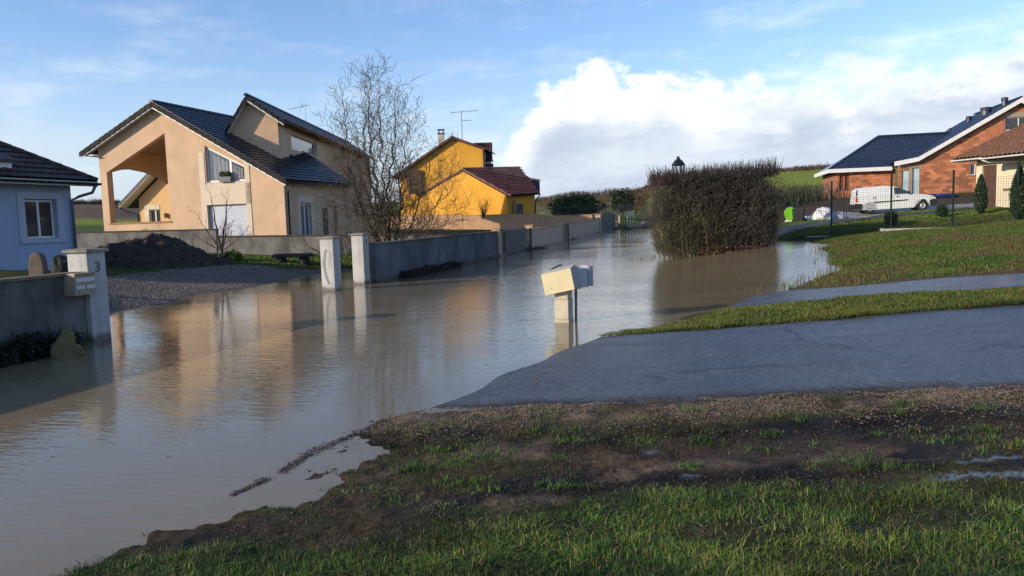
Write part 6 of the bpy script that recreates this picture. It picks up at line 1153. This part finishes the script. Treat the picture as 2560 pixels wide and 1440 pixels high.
tag(np_mesh('floating_litter', litter, (np.arange(m_)[:, None] * 4 + np.array([[0, 1, 2, 3]])), LEAF, None, np.repeat(np.array((.085, .05, .038)) * (.4 + 1.2 * rng.random((m_, 1))), 4, 0)), 'dark line of leaves and grit floating along the drowned kerb', 'litter', kind='stuff')
def pebbles(name, x, y, z, size, cols, label):
    n = len(x); base = np.array([(0, 0, -.6), (1, 0, 0), (0, 1, 0), (-1, 0, 0), (0, -1, 0), (0, 0, .8)]); f = np.array([(0, 2, 1), (0, 3, 2), (0, 4, 3), (0, 1, 4), (5, 1, 2), (5, 2, 3), (5, 3, 4), (5, 4, 1)])
    V = base[None] * (size[:, None, None] * rng.uniform(.6, 1.3, (n, 1, 3))); a = rng.random(n) * 6.28; c, s = np.cos(a)[:, None], np.sin(a)[:, None]; V = np.stack([V[..., 0] * c - V[..., 1] * s, V[..., 0] * s + V[..., 1] * c, V[..., 2] * .7], -1) + np.stack([x, y, z], -1)[:, None]
    o = np_mesh(name, V.reshape(-1, 3), (np.arange(n)[:, None, None] * 6 + f[None]).reshape(-1, 3), LEAF, None, np.repeat(cols, 6, 0)); tag(o, label, 'gravel', kind='stuff')
n = 26000; x = rng.uniform(-1.3, 5.2, n); yn = yl(ROAD_NEAR, x); y = yn - np.abs(rng.normal(size=n)) * .5 - .03; k = (rng.random(n) < .9 * ss(fbm(x * 1.3, y * 2.2, 3), .3, .55)) & (y > 5.2); x, y = x[k], y[k]; n = len(x); z = ground_z(x, y) + rough_z(x, y, np.hypot(x, y)); k = z > -.01
pebbles('bank_gravel', x[k], y[k], z[k] + .002, (.004 + .009 * rng.random(n) ** 2)[k], (np.array((.17, .125, .09)) * (.45 + 1.0 * rng.random((n, 1))))[k], 'tan gravel scattered along the near edge of the road')
n = 22000; x = rng.uniform(-14, -7.5, n); y = rng.uniform(17.5, 31, n); k = np.array([in_poly(a_, b_, GRAVEL) for a_, b_ in zip(x, y)]); x, y = x[k], y[k]; z = ground_z(x, y) + .05; k = z > .03; x, y, z = x[k], y[k], z[k]; n = len(x)
pebbles('drive_gravel', x, y, z, .014 + .018 * rng.random(n), np.array((.24, .19, .155)) * (.35 + 1.0 * rng.random((n, 1))), 'grey brown pebbles covering the drive behind the flood')
# clods, matted dead grass and bright tufts on the trampled bank
n = 30000; x = rng.uniform(-2.4, 5.6, n); y = rng.uniform(4.0, 7.4, n); k = (rng.random(n) < ss(fbm(x * 1.9 + 8, y * 2.6, 3), .35, .6)) & (y < yl(ROAD_NEAR, x) - .1); x, y = x[k], y[k]; z = ground_z(x, y) + rough_z(x, y, np.hypot(x, y)); k = z > .0; x, y, z = x[k], y[k], z[k]; n = len(x)
pebbles('mud_clods', x, y, z, .004 + .013 * rng.random(n) ** 3, np.array((.042, .03, .022)) * (.35 + 1.1 * rng.random((n, 1))), 'dark crumbs of soil strewn over the trampled bank')
n = 52000; x = rng.uniform(-2.4, 5.8, n); y = rng.uniform(4.0, 7.5, n); k = (rng.random(n) < (.2 + .8 * ss(fbm(x * 1.3 + 50, y * 2.2, 3), .4, .62)) * (1 - .8 * ss(fbm(x * .8 + 40, y * 1.7 + 3, 4), .56, .68))) & (y < yl(ROAD_NEAR, x) - .05) & (ground_z(x, y) > .01); x, y = x[k], y[k]; n = len(x)
tag(blades('dead_grass', x, y, .012 + .02 * rng.random(n), .003 + .003 * rng.random(n), np.array((.075, .052, .03)) * (.25 + 1.0 * rng.random((n, 1))) * (.5 + fbm(x * 2, y * 3, 3)[:, None]), lean=4.0), 'matted brown dead grass trodden into the bank', 'grass')
tx = rng.uniform(-1.2, 5.0, 80); ty = rng.uniform(4.9, 7.3, 80); k = (ty < yl(ROAD_NEAR, tx) - .2) & (tx < .68 * ty) & (ground_z(tx, ty) > .03); tx, ty = tx[k], ty[k]; rep_ = rng.integers(25, 110, len(tx)); x = np.repeat(tx, rep_); y = np.repeat(ty, rep_); sc = np.repeat(rng.uniform(.02, .07, len(tx)), rep_); x = x + rng.normal(size=len(x)) * sc * 1.5; y = y + rng.normal(size=len(x)) * sc; n = len(x)
tag(blades('grass_tufts', x, y, .025 + .05 * rng.random(n), .004 + .003 * rng.random(n), np.array((.055, .105, .018)) * (.5 + rng.random((n, 1))) * np.repeat(rng.uniform(.5, 1.2, len(tx)), rep_)[:, None], lean=1.6), 'bright green grass tufts dotted over the dark mud', 'grass')
# bits adrift on the flood
n = 700; x = rng.uniform(-7, 2.5, n); y = rng.uniform(4.2, 20, n); k = (ground_z(x, y) < -.03) & (fbm(x * .7, y * 1.6, 3) > .5); x, y = x[k], y[k]; n = len(x); a = rng.normal(.35, .35, n); s = .006 + .02 * rng.random(n) ** 3; wd = s * rng.uniform(.15, .6, n)
P_ = np.stack([x, y, np.full(n, .006)], -1); dx = np.stack([np.cos(a) * s, np.sin(a) * s, np.zeros(n)], -1); dy = np.stack([-np.sin(a) * wd, np.cos(a) * wd, np.full(n, .002)], -1)
tag(np_mesh('drifting_bits', np.stack([P_ - dx, P_ - dy, P_ + dx, P_ + dy], 1).reshape(-1, 3), np.arange(n)[:, None] * 4 + np.array([[0, 1, 2, 3]]), LEAF, None, np.repeat(np.where(rng.random((n, 1)) < .4, np.array((.32, .29, .22)), np.array((.07, .05, .03))) * (.6 + .6 * rng.random((n, 1))), 4, 0)), 'leaf scraps and foam flecks drifting on the near flood water', 'litter', kind='stuff')
lf_ = MB().quad((-.035, -.012, .012), (.03, -.016, .008), (.04, .012, .014), (-.03, .016, .01)).build('fallen_leaf', mat('orange_leaf', (.35, .14, .03), .7), None); lf_.location = (.22, 8.75, gz(.22, 8.75) + .01); tag(lf_, 'single orange leaf lying on the near road', 'leaf')

# ------------------------------------------------------------------ repeats carry a common group
GROUPS = {'gate_pillar': 'white gate pillars of number 3', 'wall_pillar': 'tan pillars along the street walls', 'street_wall': 'rendered walls along the street', 'boundary_wall': 'garden walls behind the gravel drive', 'plot_wall': 'terracotta walls before the yellow house', 'slat_screen': 'dark slatted screens beside the gate', 'post_box': 'letter boxes on the flooded verge', 'boulder': 'boulders at the far bend', 'standing_stone': 'stones by the blue house', 'columnar_conifer': 'slim conifers inside the wire fence', 'clipped_box': 'clipped box bushes inside the wire fence', 'rubble_sack': 'plastic sacks on the building plot', 'rose_bush': 'bare rose bushes under the apricot gable'}
for o in bpy.data.objects:
    if o.parent is None and o.name.split('.')[0] in GROUPS: o['group'] = GROUPS[o.name.split('.')[0]]
